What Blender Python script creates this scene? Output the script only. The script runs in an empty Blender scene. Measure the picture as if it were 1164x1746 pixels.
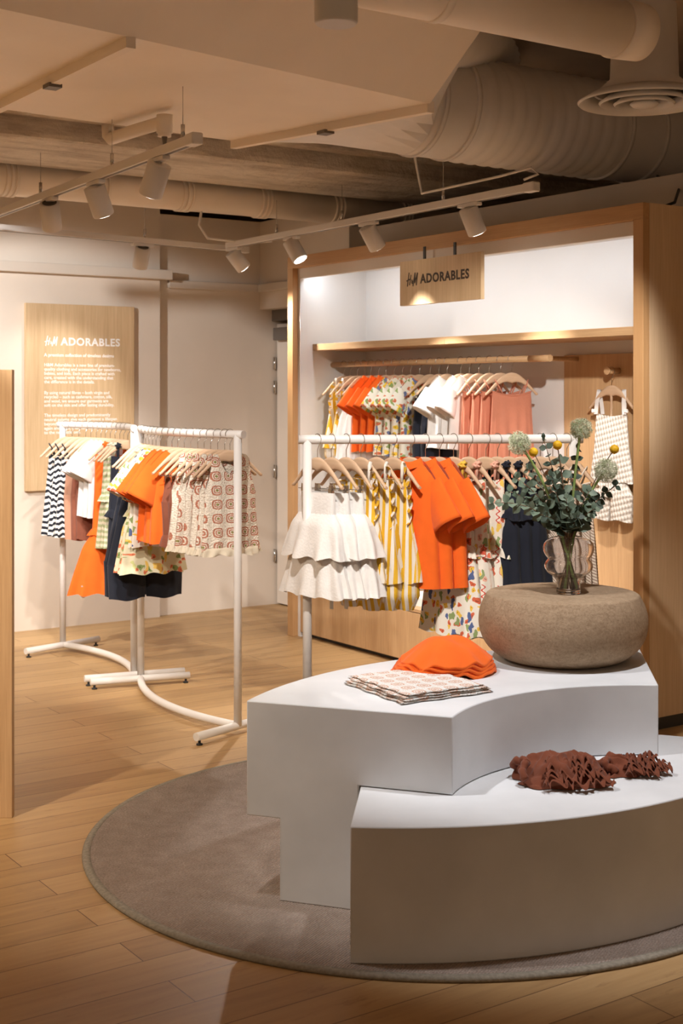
import bpy, bmesh, math, random
import numpy as np
from mathutils import Vector, Matrix
PI = math.pi
rnd = random.Random(7)
S = bpy.context.scene
COL = S.collection

# ------------------------------------------------------------------ camera
F, HY, CX, EYE = 2320.0, 672.0, 582.0, 1.5
cam = bpy.data.cameras.new('camera'); co = bpy.data.objects.new('camera', cam); COL.objects.link(co)
cam.sensor_fit = 'VERTICAL'; cam.sensor_height = 36.0; cam.sensor_width = 24.0
cam.lens = F / 1746 * 36; cam.shift_y = -(873 - HY) / 1746
co.location = (0, 0, EYE); co.rotation_euler = (PI / 2, 0, 0)
cam.dof.use_dof = True; cam.dof.focus_distance = 4.75; cam.dof.aperture_fstop = 6.3
S.camera = co

# room frame: x runs along the clothes bay (left to right), y into its depth
L0 = Vector((-0.336, 8.467, 0)); ANG = math.atan2(-0.8259, 0.5638)
XL = Vector((math.cos(ANG), math.sin(ANG), 0)); YL = Vector((-math.sin(ANG), math.cos(ANG), 0))
def W(x, y, z=0.0): return L0 + XL * x + YL * y + Vector((0, 0, z))
def pz(px, py, z):            # world point seen at a pixel, at height z
    Y = (EYE - z) * F / (py - HY); return Vector(((px - CX) / F * Y, Y, z))
def pY(px, py, Y): return Vector(((px - CX) / F * Y, Y, EYE - (py - HY) / F * Y))

# ------------------------------------------------------------------ light
world = bpy.data.worlds.new('world'); S.world = world; world.use_nodes = True
bg = world.node_tree.nodes['Background']; bg.inputs[0].default_value = (1.0, 0.66, 0.40, 1); bg.inputs[1].default_value = 0.15
S.view_settings.view_transform = 'Standard'; S.view_settings.look = 'None'
S.view_settings.exposure = 0.62; S.view_settings.gamma = 1.0
S.view_settings.use_curve_mapping = False
def spot(loc, target, power, deg=40, blend=0.5, col=(1, 0.86, 0.70), size=0.035):
    l = bpy.data.lights.new('spot_light', 'SPOT'); o = bpy.data.objects.new('spot_light', l); COL.objects.link(o)
    l.energy = power; l.spot_size = math.radians(deg); l.spot_blend = blend; l.color = col; l.shadow_soft_size = size
    o.location = loc; d = Vector(target) - Vector(loc); o.rotation_euler = d.to_track_quat('-Z', 'Y').to_euler()
    return o
WH = (1, 0.93, 0.86); WW = (1, 0.84, 0.66)
# unseen heads of the shop's ceiling tracks, plus spots added for fill and bounce
spot((-0.5, 3.75, 2.5), (0.45, 4.2, 0.55), 60, 50, .6, (1, .98, .97))
spot((0.95, 3.85, 2.5), (0.75, 4.35, 0.6), 70, 56, .6, (1, .98, .98))
spot((0.0, 3.9, 2.5), (0.40, 5.35, 1.05), 130, 42, .5, WH)
spot((-1.3, 4.0, 2.5), (-0.62, 6.15, 1.05), 150, 38, .5, WH)
spot((-2.6, 4.9, 2.5), (-1.25, 7.4, 0.9), 110, 40, .5, WH)
spot((0.9, 4.2, 2.5), (0.75, 7.0, 1.15), 210, 40, .5, WH)  # added fill for the bay interior, no lamp body
spot((-1.9, 3.4, 2.5), (-0.55, 4.9, 0.0), 110, 56, .9, WW)
spot((-2.5, 6.4, 2.55), W(-1.07, -1.15, 1.25), 165, 60, .35, (1, .97, .95))
spot((2.6, 3.6, 2.7), W(3.0, .9, .0), 26, 40, .9, WW)
spot((-3.4, 6.0, 2.5), (-1.9, 6.6, 0), 140, 60, .8, WW)
for x_, y_, p_ in ((-3.2, 4.6, 270), (-2.7, 3.6, 110), (-4.2, 6.2, 230), (2.9, 4.3, 200)): spot((x_, y_, 2.5), (x_, y_, 0), p_, 74, .7, (1, .80, .58), .05)  # added spots on unseen floor, bouncing warm light up to the ceiling
spot((0.3, 5.9, 2.5), (-0.1, 6.9, 0.0), 60, 60, .8, WW)
spot((-.4, 1.6, 2.6), (-1.3, 4.8, .9), 200, 32, .6, WW)  # spot added to brighten the partition panel
for x_, y_ in ((-1.8, .6), (0, .3), (1.8, .6), (-3.6, 2.0), (3.6, 1.8), (0, -1.6)): spot((x_, y_, 2.6), (x_, y_ - .3, 0), 30, 70, .6, WW, .05)  # spots added behind the camera for warm floor bounce

# ------------------------------------------------------------------ node helper
class NT:
    def __init__(s, name):
        s.m = bpy.data.materials.new(name); s.m.use_nodes = True; s.t = s.m.node_tree
        s.b = s.t.nodes['Principled BSDF']
    def n(s, typ, **kw):
        o = s.t.nodes.new(typ)
        for k, v in kw.items(): setattr(o, k, v)
        return o
    def lk(s, a, b): s.t.links.new(a, b)
    def put(s, sock, v):
        if isinstance(v, bpy.types.NodeSocket): s.lk(v, sock)
        else: sock.default_value = v
    def math(s, op, a, b=0.0, c=None, clamp=False):
        o = s.n('ShaderNodeMath', operation=op); o.use_clamp = clamp
        s.put(o.inputs[0], a); s.put(o.inputs[1], b)
        if c is not None: s.put(o.inputs[2], c)
        return o.outputs[0]
    def mix(s, f, a, b, mode='MIX'):
        o = s.n('ShaderNodeMix', data_type='RGBA', blend_type=mode); s.put(o.inputs[0], f)
        for k, v in ((6, a), (7, b)):
            if isinstance(v, tuple) and len(v) == 3: v = (*v, 1)
            s.put(o.inputs[k], v)
        return o.outputs[2]
    def coord(s, kind='Object', scale=(1, 1, 1), rot=(0, 0, 0), loc=(0, 0, 0)):
        tc = s.n('ShaderNodeTexCoord'); mp = s.n('ShaderNodeMapping'); s.lk(tc.outputs[kind], mp.inputs[0])
        mp.inputs['Scale'].default_value = scale; mp.inputs['Rotation'].default_value = rot; mp.inputs['Location'].default_value = loc
        return mp.outputs[0]
    def noise(s, vec, scale, detail=3, rough=.5, out=0):
        o = s.n('ShaderNodeTexNoise'); s.lk(vec, o.inputs['Vector']); o.inputs['Scale'].default_value = scale
        o.inputs['Detail'].default_value = detail; o.inputs['Roughness'].default_value = rough
        return o.outputs[out]
    def ramp(s, f, stops, interp='LINEAR'):
        o = s.n('ShaderNodeValToRGB'); o.color_ramp.interpolation = interp; e = o.color_ramp.elements
        while len(e) < len(stops): e.new(.5)
        for k, (p, c) in enumerate(stops):
            e[k].position = p; e[k].color = (*c, 1) if len(c) == 3 else c
        s.lk(f, o.inputs[0]); return o.outputs[0]
    def sep(s, v):
        o = s.n('ShaderNodeSeparateXYZ'); s.lk(v, o.inputs[0]); return o.outputs
    def bump(s, h, strength=.3, dist=.01):
        o = s.n('ShaderNodeBump'); s.lk(h, o.inputs['Height']); o.inputs['Strength'].default_value = strength
        o.inputs['Distance'].default_value = dist; s.lk(o.outputs[0], s.b.inputs['Normal'])
    def done(s, col, rough=.6, spec=.3, metal=0.0):
        if isinstance(col, tuple) and len(col) == 3: col = (*col, 1)
        s.put(s.b.inputs['Base Color'], col); s.put(s.b.inputs['Roughness'], rough)
        s.b.inputs['Specular IOR Level'].default_value = spec; s.b.inputs['Metallic'].default_value = metal
        return s.m
def sc(c, k): return tuple(min(1, v * k) for v in c)

def m_paint(name, c, rough=.7, var=.06, nscale=3, bump=.08, bs=60):
    t = NT(name); v = t.coord(); nz = t.noise(v, nscale, 4)
    t.bump(t.noise(v, bs, 3), bump, .003)
    return t.done(t.ramp(nz, [(.3, sc(c, 1 - var)), (.7, sc(c, 1 + var))]), rough)
def m_rough(name, c, dark, bs=9):
    t = NT(name); v = t.coord(); nz = t.noise(v, 5, 9, .7); t.bump(t.noise(v, bs, 8, .65), .9, .06)
    st = t.noise(t.coord(scale=(1, .25, 2)), 4.0, 8, .7)
    return t.done(t.mix(t.ramp(st, [(.45, (0, 0, 0)), (.7, (1, 1, 1))]), t.ramp(nz, [(.3, sc(c, .85)), (.7, c)]), dark), .9)
def m_wood(name, c1, c2, axis='Z', scale=1.0, rough=.5):
    t = NT(name)
    s = {'Z': (38, 38, 1.3), 'X': (1.3, 38, 38), 'Y': (38, 1.3, 38)}[axis]
    v = t.coord(scale=tuple(k * scale for k in s)); g = t.noise(v, 3, 5, .65)
    v2 = t.coord(scale=tuple((k * .12 if k > 5 else k * .35) * scale for k in s)); g2 = t.noise(v2, 3, 3)
    f = t.math('ADD', t.math('MULTIPLY', g, .6), t.math('MULTIPLY', g2, .4))
    t.bump(g, .08, .002)
    return t.done(t.ramp(f, [(.33, c1), (.5, tuple((a + b) / 2 for a, b in zip(c1, c2))), (.66, c2)]), rough, .3)
M = {}
OAK1, OAK2 = (.44, .27, .135), (.60, .395, .215)
M['oak'] = m_wood('oak_veneer', OAK1, OAK2)
M['oak_h'] = m_wood('oak_veneer_horizontal', OAK1, OAK2, 'X')
M['oak_pale'] = m_wood('pale_oak', (.58, .41, .25), (.70, .52, .34))
M['oak_frame'] = m_wood('amber_oak', (.44, .25, .11), (.56, .335, .16))
M['oak_frame_h'] = m_wood('amber_oak_horizontal', (.44, .25, .11), (.56, .335, .16), 'X')
M['hanger'] = m_wood('beech_hanger', (.56, .385, .25), (.66, .47, .32), 'X')
M['sign_oak'] = m_wood('sign_oak', (.52, .36, .20), (.68, .50, .30))
M['wall'] = m_paint('warm_white_wall', (.72, .64, .55), .8, .03)
M['wall_bay'] = m_paint('white_bay_paint', (.74, .73, .72), .7, .02)
M['trim'] = m_paint('cream_trim', (.66, .59, .51), .6, .03)
M['duct'] = m_paint('painted_duct', (.86, .77, .66), .55, .05, 2, .12, 18)
M['duct2'] = m_paint('painted_round_duct', (.72, .69, .66), .42, .05, 4, .12, 25)
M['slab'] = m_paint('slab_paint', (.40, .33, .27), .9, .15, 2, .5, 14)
M['beam'] = m_rough('rough_beam_paint', (.82, .73, .61), (.36, .28, .21))
M['plaster'] = m_paint('micro_cement', (.70, .72, .745), .62, .10, 3.2, .10, 22)
M['white'] = m_paint('white_powder_coat', (.74, .72, .70), .4, .02)
M['track'] = m_paint('white_track_paint', (.70, .67, .64), .45, .02)
M['black'] = m_paint('black_rubber', (.02, .02, .02), .5, 0)
M['dark'] = m_paint('bronze_and_gap_shade', (.05, .045, .04), .45, 0)  # also the shade colour of the gap under the drawers
M['grill'] = m_paint('grey_grill', (.10, .09, .08), .6, 0)
M['closer'] = m_paint('grey_closer_metal', (.16, .14, .12), .5, 0)
M['ink'] = m_paint('dark_brown_ink', (.055, .035, .022), .5, 0)
M['whiteink'] = m_paint('white_vinyl', (.90, .88, .86), .5, 0)
M['paper'] = m_paint('white_paper', (.80, .80, .80), .6, 0)
t = NT('steel'); M['steel'] = t.done((.55, .53, .50), .25, .5, 1.0)
t = NT('led'); M['led'] = t.done((1, 1, 1)); t.b.inputs['Emission Color'].default_value = (.88, .93, 1, 1); t.b.inputs['Emission Strength'].default_value = 2.5
t = NT('lamp_lens'); M['lens'] = t.done((1, 1, 1)); t.b.inputs['Emission Color'].default_value = (1, .95, .88, 1); t.b.inputs['Emission Strength'].default_value = 9.0
t = NT('clear_glass'); t.b.inputs['Transmission Weight'].default_value = 1.0; t.b.inputs['IOR'].default_value = 1.45
M['glass'] = t.done((.985, .965, .975), .0, .5)
t = NT('vase_water'); t.b.inputs['Transmission Weight'].default_value = 1.0; t.b.inputs['IOR'].default_value = 1.33
M['water'] = t.done((.95, .97, .95), .0, .5)
t = NT('clear_plastic'); t.b.inputs['Transmission Weight'].default_value = .6
M['plastic'] = t.done((.75, .78, .80), .15, .5)

# floor boards
t = NT('oak_floor_boards'); v = t.coord()
br = t.n('ShaderNodeTexBrick', offset=.37, offset_frequency=2, squash=1.0); t.lk(t.coord(rot=(0, 0, -PI / 2)), br.inputs[0])
br.inputs['Scale'].default_value = 1.0; br.inputs['Brick Width'].default_value = 1.45; br.inputs['Row Height'].default_value = .145
br.inputs['Mortar Size'].default_value = .0016; br.inputs['Mortar Smooth'].default_value = .2; br.inputs['Bias'].default_value = 0
br.inputs['Color1'].default_value = (.30, .30, .30, 1); br.inputs['Color2'].default_value = (.72, .72, .72, 1); br.inputs['Mortar'].default_value = (0, 0, 0, 1)
wn = t.n('ShaderNodeTexWhiteNoise', noise_dimensions='1D'); t.lk(br.outputs['Color'], wn.inputs['W'])
vo = t.n('ShaderNodeVectorMath', operation='ADD'); t.lk(t.coord(scale=(16, 1.1, 1)), vo.inputs[0]); t.lk(wn.outputs['Color'], vo.inputs[1])
ds = t.n('ShaderNodeVectorMath', operation='SCALE'); t.lk(wn.outputs['Color'], ds.inputs[0]); ds.inputs[3].default_value = 30
t.lk(ds.outputs[0], vo.inputs[1])
g = t.noise(vo.outputs[0], 2.2, 7, .62); gb = t.noise(v, 1.3, 3)
kn = t.noise(t.coord(scale=(9, 2.2, 1)), 2.2, 9, .75)
f = t.math('ADD', t.math('MULTIPLY', g, .55), t.math('MULTIPLY', br.outputs['Color'], .45))
c = t.ramp(f, [(.22, (.31, .18, .078)), (.5, (.47, .295, .135)), (.8, (.60, .40, .20))])
c = t.mix(t.ramp(kn, [(.58, (0, 0, 0)), (.72, (.65, .65, .65))]), c, (.22, .115, .05))
c = t.mix(br.outputs['Fac'], c, (.12, .06, .028))
t.bump(t.math('SUBTRACT', g, t.math('MULTIPLY', br.outputs['Fac'], 2)), .12, .003)
M['floor'] = t.done(c, t.math('ADD', t.math('MULTIPLY', g, .2), .36), .35)

# rug
t = NT('grey_brown_woven_rug'); v = t.coord()
n1 = t.noise(v, 160, 3, .7); n2 = t.noise(v, 18, 3)
wv = t.n('ShaderNodeTexWave', wave_type='BANDS', bands_direction='X'); t.lk(t.coord(rot=(0, 0, .5)), wv.inputs[0]); wv.inputs['Scale'].default_value = 42; wv.inputs['Distortion'].default_value = 1.5
f = t.math('ADD', t.math('MULTIPLY', n1, .8), t.math('MULTIPLY', n2, .25))
c = t.ramp(f, [(.32, (.23, .18, .15)), (.55, (.39, .32, .275)), (.75, (.56, .47, .41))])
c = t.mix(t.math('MULTIPLY', wv.outputs['Fac'], .25), c, (.26, .21, .18))
t.bump(t.math('ADD', n1, wv.outputs['Fac']), .6, .006); M['rug'] = t.done(c, .95, .1)
M['rug_edge'] = m_paint('rug_binding', (.30, .27, .22), .9, .2, 90, .5, 200)

# pouf
t = NT('taupe_boucle'); v = t.coord(); n1 = t.noise(v, 120, 5, .75); n2 = t.noise(t.coord(scale=(1, 1, 3)), 30, 4)
c = t.ramp(t.math('ADD', t.math('MULTIPLY', n1, .7), t.math('MULTIPLY', n2, .3)), [(.3, (.25, .17, .105)), (.55, (.40, .29, .19)), (.75, (.50, .375, .255))])
t.bump(n1, .55, .006); M['pouf'] = t.done(c, .95, .1)

# ------------------------------------------------------------------ cloth materials (UV in metres)
def cloth(name, c, bump=.25, bs=260, var=.06, rough=.85):
    t = NT(name); v = t.coord('UV'); n = t.noise(v, 14, 4); t.bump(t.noise(v, bs, 2), bump, .002)
    m = t.done(t.ramp(n, [(.3, sc(c, 1 - var)), (.7, sc(c, 1 + var))]), rough, .15); sheen(t); return m
def sheen(t): t.b.inputs['Sheen Weight'].default_value = .12
M['c_white'] = cloth('white_cotton', (.80, .79, .78)); M['c_orange'] = cloth('orange_cotton', (.85, .145, .018))
M['c_navy'] = cloth('navy_cotton', (.016, .019, .030)); M['c_black'] = cloth('black_trim', (.02, .02, .025))
M['c_terra'] = cloth('terracotta_muslin', (.56, .22, .14), .8, 90); M['c_tan'] = cloth('tan_cotton', (.44, .23, .15))
M['c_brown'] = cloth('rust_brown_cotton', (.22, .075, .045), .5, 120); M['c_cream'] = cloth('cream_cotton', (.72, .65, .52))
M['c_rust'] = cloth('russet_poplin', (.185, .055, .028), .5, 90)
M['c_muslin'] = cloth('white_muslin', (.80, .79, .78), .8, 110)
def m_stripe():
    t = NT('yellow_stripe'); u = t.sep(t.coord('UV')); s = t.math('FRACT', t.math('MULTIPLY', u[0], 30.0))
    k = t.math('GREATER_THAN', s, .5); t.bump(t.noise(t.coord('UV'), 120, 2), .4, .002)
    return t.done(t.mix(k, (.78, .74, .68), (.74, .44, .035)), .8, .15)
def m_chevron(name, a, b, per=.034, amp=.014, wl=.03):
    t = NT(name); u = t.sep(t.coord('UV'))
    pp = t.math('PINGPONG', t.math('MULTIPLY', u[0], 1 / wl), .5)
    z = t.math('ADD', u[1], t.math('MULTIPLY', pp, amp * 2))
    k = t.math('GREATER_THAN', t.math('FRACT', t.math('MULTIPLY', z, 1 / per)), .5)
    t.bump(t.math('FRACT', t.math('MULTIPLY', z, 3 / per)), .4, .003)
    return t.done(t.mix(k, a, b), .85, .15)
def m_floral(name, base, cols, scale=22, amt=.27, squig=False):
    t = NT(name); uv = t.coord('UV'); nz = t.n('ShaderNodeTexNoise'); t.lk(uv, nz.inputs[0]); nz.inputs['Scale'].default_value = 28
    mv = t.n('ShaderNodeVectorMath', operation='SCALE'); t.lk(nz.outputs['Color'], mv.inputs[0]); mv.inputs[3].default_value = .045
    ad = t.n('ShaderNodeVectorMath', operation='ADD'); t.lk(uv, ad.inputs[0]); t.lk(mv.outputs[0], ad.inputs[1])
    c = (*base, 1)
    for k, col in enumerate(cols):
        mp = t.n('ShaderNodeMapping'); t.lk(ad.outputs[0], mp.inputs[0]); mp.inputs['Location'].default_value = (k * .37, k * .71, 0)
        mp.inputs['Rotation'].default_value = (0, 0, k * .8); mp.inputs['Scale'].default_value = (1, 1, 1) if k % 2 == 0 else (1.0, .45, 1)
        vo = t.n('ShaderNodeTexVoronoi', voronoi_dimensions='2D'); t.lk(mp.outputs[0], vo.inputs['Vector']); vo.inputs['Scale'].default_value = scale * (1 + .15 * (k % 3))
        r = t.sep(vo.outputs['Color'])
        kk = t.math('MULTIPLY', t.math('LESS_THAN', vo.outputs['Distance'], amt * (1 if k % 2 == 0 else .8)), t.math('GREATER_THAN', r[0], .45))
        c = t.mix(kk, c, col)
        if k % 2 == 0: c = t.mix(t.math('MULTIPLY', t.math('LESS_THAN', vo.outputs['Distance'], amt * .3), t.math('GREATER_THAN', r[0], .45)), c, sc(col, .45))
    if squig:
        u = t.sep(uv); w = t.math('MULTIPLY', t.math('SINE', t.math('MULTIPLY', u[1], 260)), .07)
        f = t.math('FRACT', t.math('ADD', t.math('MULTIPLY', u[0], 9), w)); k1 = t.math('LESS_THAN', t.math('ABSOLUTE', t.math('SUBTRACT', f, .5)), .035)
        k2 = t.math('LESS_THAN', t.math('FRACT', t.math('ADD', t.math('MULTIPLY', u[1], 6.5), t.math('MULTIPLY', t.math('FLOOR', t.math('MULTIPLY', u[0], 9)), .37))), .45)
        c = t.mix(t.math('MULTIPLY', k1, k2), c, (.60, .09, .06))
    t.bump(t.noise(uv, 120, 2), .35, .002)
    return t.done(c, .8, .15)
def m_crochet(name, base, a, b, cell=.062):
    t = NT(name); u = t.sep(t.coord('UV'))
    x = t.math('SUBTRACT', t.math('FRACT', t.math('MULTIPLY', u[0], 1 / cell)), .5); y = t.math('SUBTRACT', t.math('FRACT', t.math('MULTIPLY', u[1], 1 / cell)), .5)
    ax = t.math('ABSOLUTE', x); ay = t.math('ABSOLUTE', y); mx = t.math('MAXIMUM', ax, ay)
    r = t.math('SQRT', t.math('ADD', t.math('MULTIPLY', x, x), t.math('MULTIPLY', y, y)))
    rr = t.math('ADD', t.math('MULTIPLY', r, .6), t.math('MULTIPLY', mx, .4))
    wob = t.math('ADD', rr, t.math('MULTIPLY', t.noise(t.coord('UV'), 260, 2), .06))
    c = t.ramp(wob, [(0, b), (.12, base), (.17, a), (.235, base), (.29, a), (.385, base)], 'CONSTANT')
    vo = t.n('ShaderNodeTexVoronoi', voronoi_dimensions='2D'); t.lk(t.coord('UV'), vo.inputs['Vector']); vo.inputs['Scale'].default_value = 150
    c = t.mix(t.math('MULTIPLY', t.math('LESS_THAN', vo.outputs['Distance'], .24), .5), c, (.45, .33, .25))
    t.bump(vo.outputs['Distance'], .8, .004)
    return t.done(c, .9, .1)
def m_houndknit():
    t = NT('cream_houndstooth_knit'); u = t.sep(t.coord('UV')); 
    a = t.math('SINE', t.math('MULTIPLY', t.math('ADD', u[0], t.math('MULTIPLY', u[1], .25)), 330)); b = t.math('SINE', t.math('MULTIPLY', t.math('SUBTRACT', u[1], t.math('MULTIPLY', u[0], .25)), 230))
    k = t.math('GREATER_THAN', t.math('ADD', a, b), .35)
    t.bump(t.math('ADD', a, b), .5, .004)
    return t.done(t.mix(t.math('MULTIPLY', k, .7), (.68, .65, .60), (.42, .36, .30)), .9, .1)
M['p_stripe'] = m_stripe()
M['p_chev'] = m_chevron('black_white_chevron', (.78, .76, .72), (.02, .022, .03))
M['p_pale'] = m_chevron('cream_green_wavy', (.66, .62, .48), (.38, .42, .24), .03, .006, .03)
M['p_floral'] = m_floral('multicolour_floral', (.78, .74, .66), [(.62, .14, .07), (.26, .34, .14), (.80, .52, .08), (.10, .14, .30)], 21, .23)
M['p_squiggle'] = m_floral('cream_bloom_print', (.80, .75, .66), [(.62, .15, .08), (.28, .36, .16), (.80, .45, .34), (.80, .56, .12)], 19, .24, True)
M['p_lemon'] = m_floral('lemon_leaf_print', (.80, .78, .68), [(.85, .58, .06), (.28, .38, .14), (.66, .20, .10), (.16, .20, .36)], 21, .28)
M['p_garden'] = m_floral('green_garden_print', (.66, .62, .45), [(.24, .32, .12), (.55, .58, .26), (.62, .18, .09), (.74, .50, .12)], 20, .26)
M['p_crochet'] = m_crochet('granny_square_crochet', (.84, .78, .68), (.50, .20, .13), (.30, .27, .10))
M['p_crochet_pale'] = m_crochet('pale_square_print', (.80, .79, .77), (.66, .44, .34), (.62, .38, .28), .058)
M['p_knit'] = m_houndknit()
t = NT('pinstripe_cloth'); u = t.sep(t.coord('UV')); s = t.math('FRACT', t.math('MULTIPLY', t.math('ADD', u[0], u[1]), 90.0))
M['p_pin'] = t.done(t.mix(t.math('GREATER_THAN', s, .6), (.70, .62, .52), (.32, .22, .17)), .8, .15)
M['leaf'] = None
def m_leaf(name, c1, c2):
    t = NT(name); n = t.noise(t.coord(), 26, 2); return t.done(t.ramp(n, [(.35, c1), (.65, c2)]), .55, .3)
M['euc'] = m_leaf('grey_green_leaf', (.085, .125, .085), (.185, .235, .17)); M['euc2'] = m_leaf('dark_green_leaf', (.028, .045, .03), (.065, .09, .062))
M['stem'] = m_leaf('green_stem', (.16, .24, .06), (.28, .36, .12)); M['twig'] = m_leaf('brown_stem', (.12, .06, .04), (.18, .12, .06))
M['allium'] = m_leaf('pale_green_floret', (.36, .41, .24), (.68, .69, .52)); M['billy'] = m_leaf('yellow_bloom', (.66, .36, .01), (.80, .48, .02))

# ------------------------------------------------------------------ mesh helper
class MB:
    def __init__(s): s.bm = bmesh.new(); s.uv = s.bm.loops.layers.uv.new('UVMap')
    def grid(s, P, UV=None, wrap=False, flip=False):
        R, C = len(P), len(P[0]); vs = [[s.bm.verts.new(p) for p in row] for row in P]
        for i in range(R - 1):
            for j in range(C if wrap else C - 1):
                k = (j + 1) % C; q = [(i, j), (i, k), (i + 1, k), (i + 1, j)]
                if flip: q = q[::-1]
                try: f = s.bm.faces.new([vs[a][b] for a, b in q])
                except ValueError: continue
                f.smooth = True
                if UV is not None:
                    for lp, (a, b) in zip(f.loops, q):
                        lp[s.uv].uv = UV[a][b]
        return vs
    def fill(s, loop, flip=False, smooth=False):
        try: f = s.bm.faces.new(loop[::-1] if flip else loop); f.smooth = smooth
        except ValueError: pass
    def box(s, x0, x1, y0, y1, z0, z1, bev=0.0, M4=None):
        vs = [s.bm.verts.new((x, y, z)) for x in (x0, x1) for y in (y0, y1) for z in (z0, z1)]
        if M4 is not None:
            for v in vs: v.co = M4 @ v.co
        fs = [s.bm.faces.new([vs[i] for i in q]) for q in ((0, 1, 3, 2), (4, 6, 7, 5), (0, 4, 5, 1), (2, 3, 7, 6), (0, 2, 6, 4), (1, 5, 7, 3))]
        for f in fs:
            for lp in f.loops: lp[s.uv].uv = (lp.vert.co.x + lp.vert.co.y, lp.vert.co.z + lp.vert.co.y * .5)
        if bev: bmesh.ops.bevel(s.bm, geom=list({e for f in fs for e in f.edges}), offset=bev, segments=2, affect='EDGES', profile=.5)
        return s
    def tube(s, pts, r, n=12, cap=True, flat=None):
        pts = [Vector(p) for p in pts]; rs = r if isinstance(r, (list, tuple)) else [r] * len(pts)
        up = Vector((0, 0, 1)); rings = []; prev = None
        for i, p in enumerate(pts):
            d = (pts[min(i + 1, len(pts) - 1)] - pts[max(i - 1, 0)]).normalized()
            if prev is None:
                a = d.cross(up)
                if a.length < 1e-3: a = d.cross(Vector((1, 0, 0)))
            else:
                a = prev - d * prev.dot(d)
            a.normalize(); b = d.cross(a); prev = a
            rings.append([s.bm.verts.new(p + (a * math.cos(2 * PI * k / n) + b * math.sin(2 * PI * k / n)) * rs[i]) for k in range(n)])
        for i in range(len(rings) - 1):
            for k in range(n):
                f = s.bm.faces.new([rings[i][k], rings[i][(k + 1) % n], rings[i + 1][(k + 1) % n], rings[i + 1][k]]); f.smooth = True
        if cap: s.fill(rings[0], True); s.fill(rings[-1])
        return s
    def lathe(s, prof, n=48, c=(0, 0, 0), cap=True):
        cx, cy, cz = c
        P = [[Vector((cx + r * math.cos(2 * PI * k / n), cy + r * math.sin(2 * PI * k / n), cz + z)) for k in range(n)] for r, z in prof]
        vs = s.grid(P, None, True, False)
        if cap:
            if prof[0][0] > 1e-4: s.fill(vs[0], True)
            if prof[-1][0] > 1e-4: s.fill(vs[-1])
        return s
    def prism(s, poly, z0, z1, bev=0.0, smooth_side=False):
        a = [s.bm.verts.new((p[0], p[1], z0)) for p in poly]; b = [s.bm.verts.new((p[0], p[1], z1)) for p in poly]
        fs = [s.bm.faces.new(a[::-1]), s.bm.faces.new(b)]; n = len(poly); sides = []
        for i in range(n): sides.append(s.bm.faces.new([a[i], a[(i + 1) % n], b[(i + 1) % n], b[i]]))
        for f in fs + sides:
            for lp in f.loops: lp[s.uv].uv = (lp.vert.co.x, lp.vert.co.y)
        if bev:
            es = [e for f in fs for e in f.edges]
            for f, g in zip(sides, sides[1:] + sides[:1]):
                if f.normal.angle(g.normal, 0) > .5: pass
            bmesh.ops.bevel(s.bm, geom=es, offset=bev, segments=2, affect='EDGES', profile=.5)
        return s
    def build(s, name, m, parent=None, loc=None, rz=0, smooth_angle=None):
        bm = s.bm; bmesh.ops.recalc_face_normals(bm, faces=bm.faces[:])
        me = bpy.data.meshes.new(name); bm.to_mesh(me); bm.free()
        if smooth_angle is not None:
            for p in me.polygons: p.use_smooth = True
            try: me.set_sharp_from_angle(angle=math.radians(smooth_angle))
            except Exception: pass
        me.materials.append(M[m] if isinstance(m, str) else m)
        o = bpy.data.objects.new(name, me); COL.objects.link(o)
        if parent is not None: o.parent = parent
        if loc is not None: o.location = loc; o.rotation_euler = (0, 0, rz)
        return o
def tag(o, label, cat, group=None, kind=None):
    if label: o['label'] = label
    if cat: o['category'] = cat
    if group: o['group'] = group
    if kind: o['kind'] = kind
    return o
def thing(name, label, cat, loc=(0, 0, 0), rz=0, group=None):
    o = bpy.data.objects.new(name, None); COL.objects.link(o); o.empty_display_size = .05
    o.location = loc; o.rotation_euler = (0, 0, rz); return tag(o, label, cat, group)
def struct(name, mb, m, parent=None, loc=(0, 0, 0), rz=0, **k):
    o = mb.build(name, m, parent, loc, rz, **k)
    if parent is None: o['kind'] = 'structure'
    return o
def lit(p, M4): return M4 @ Vector(p)

# ================================================================== THE ROOM
struct('floor', MB().box(-3.2, 7.5, -7.5, 3.2, -.05, 0), 'floor', None, L0, ANG)
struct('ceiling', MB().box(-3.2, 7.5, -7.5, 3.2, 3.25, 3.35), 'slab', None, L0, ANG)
struct('wall_left', MB().box(-1.45, -1.07, -7, -.342, 0, 3.25), 'wall', None, L0, ANG)
wb = MB(); wb.box(-1.45, -1.12, -.342, .78, 0, 2.72); struct('wall_recess', wb, 'wall', None, L0, ANG)
wh = MB(); wh.box(-1.12, -.30, .47, .78, 2.10, 2.72); wh.box(-.30, -.005, .47, .78, 2.10, 2.58); wh.box(-.2, 2.925, .62, .78, 0, 2.58); struct('wall_back', wh, 'wall', None, L0, ANG)
struct('dark_backing_rear', MB().box(-3.2, 7.5, 2.9, 3.1, 0, 3.25), 'slab', None, L0, ANG); struct('dark_backing_far', MB().box(-3.3, -3.1, -7.5, 3.1, 0, 3.25), 'slab', None, L0, ANG)  # dark backing added to block background light leaking over the recessed wall
struct('trim_1', MB().box(-1.07, -1.02, -4, -.27, 2.27, 2.335, .004), 'trim', None, L0, ANG)
struct('trim_2', MB().box(-1.12, -1.085, -.26, .47, 2.22, 2.275, .004), 'trim', None, L0, ANG)
struct('trim_3', MB().box(-1.085, -.01, .435, .47, 2.22, 2.275, .004), 'trim', None, L0, ANG)
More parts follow.
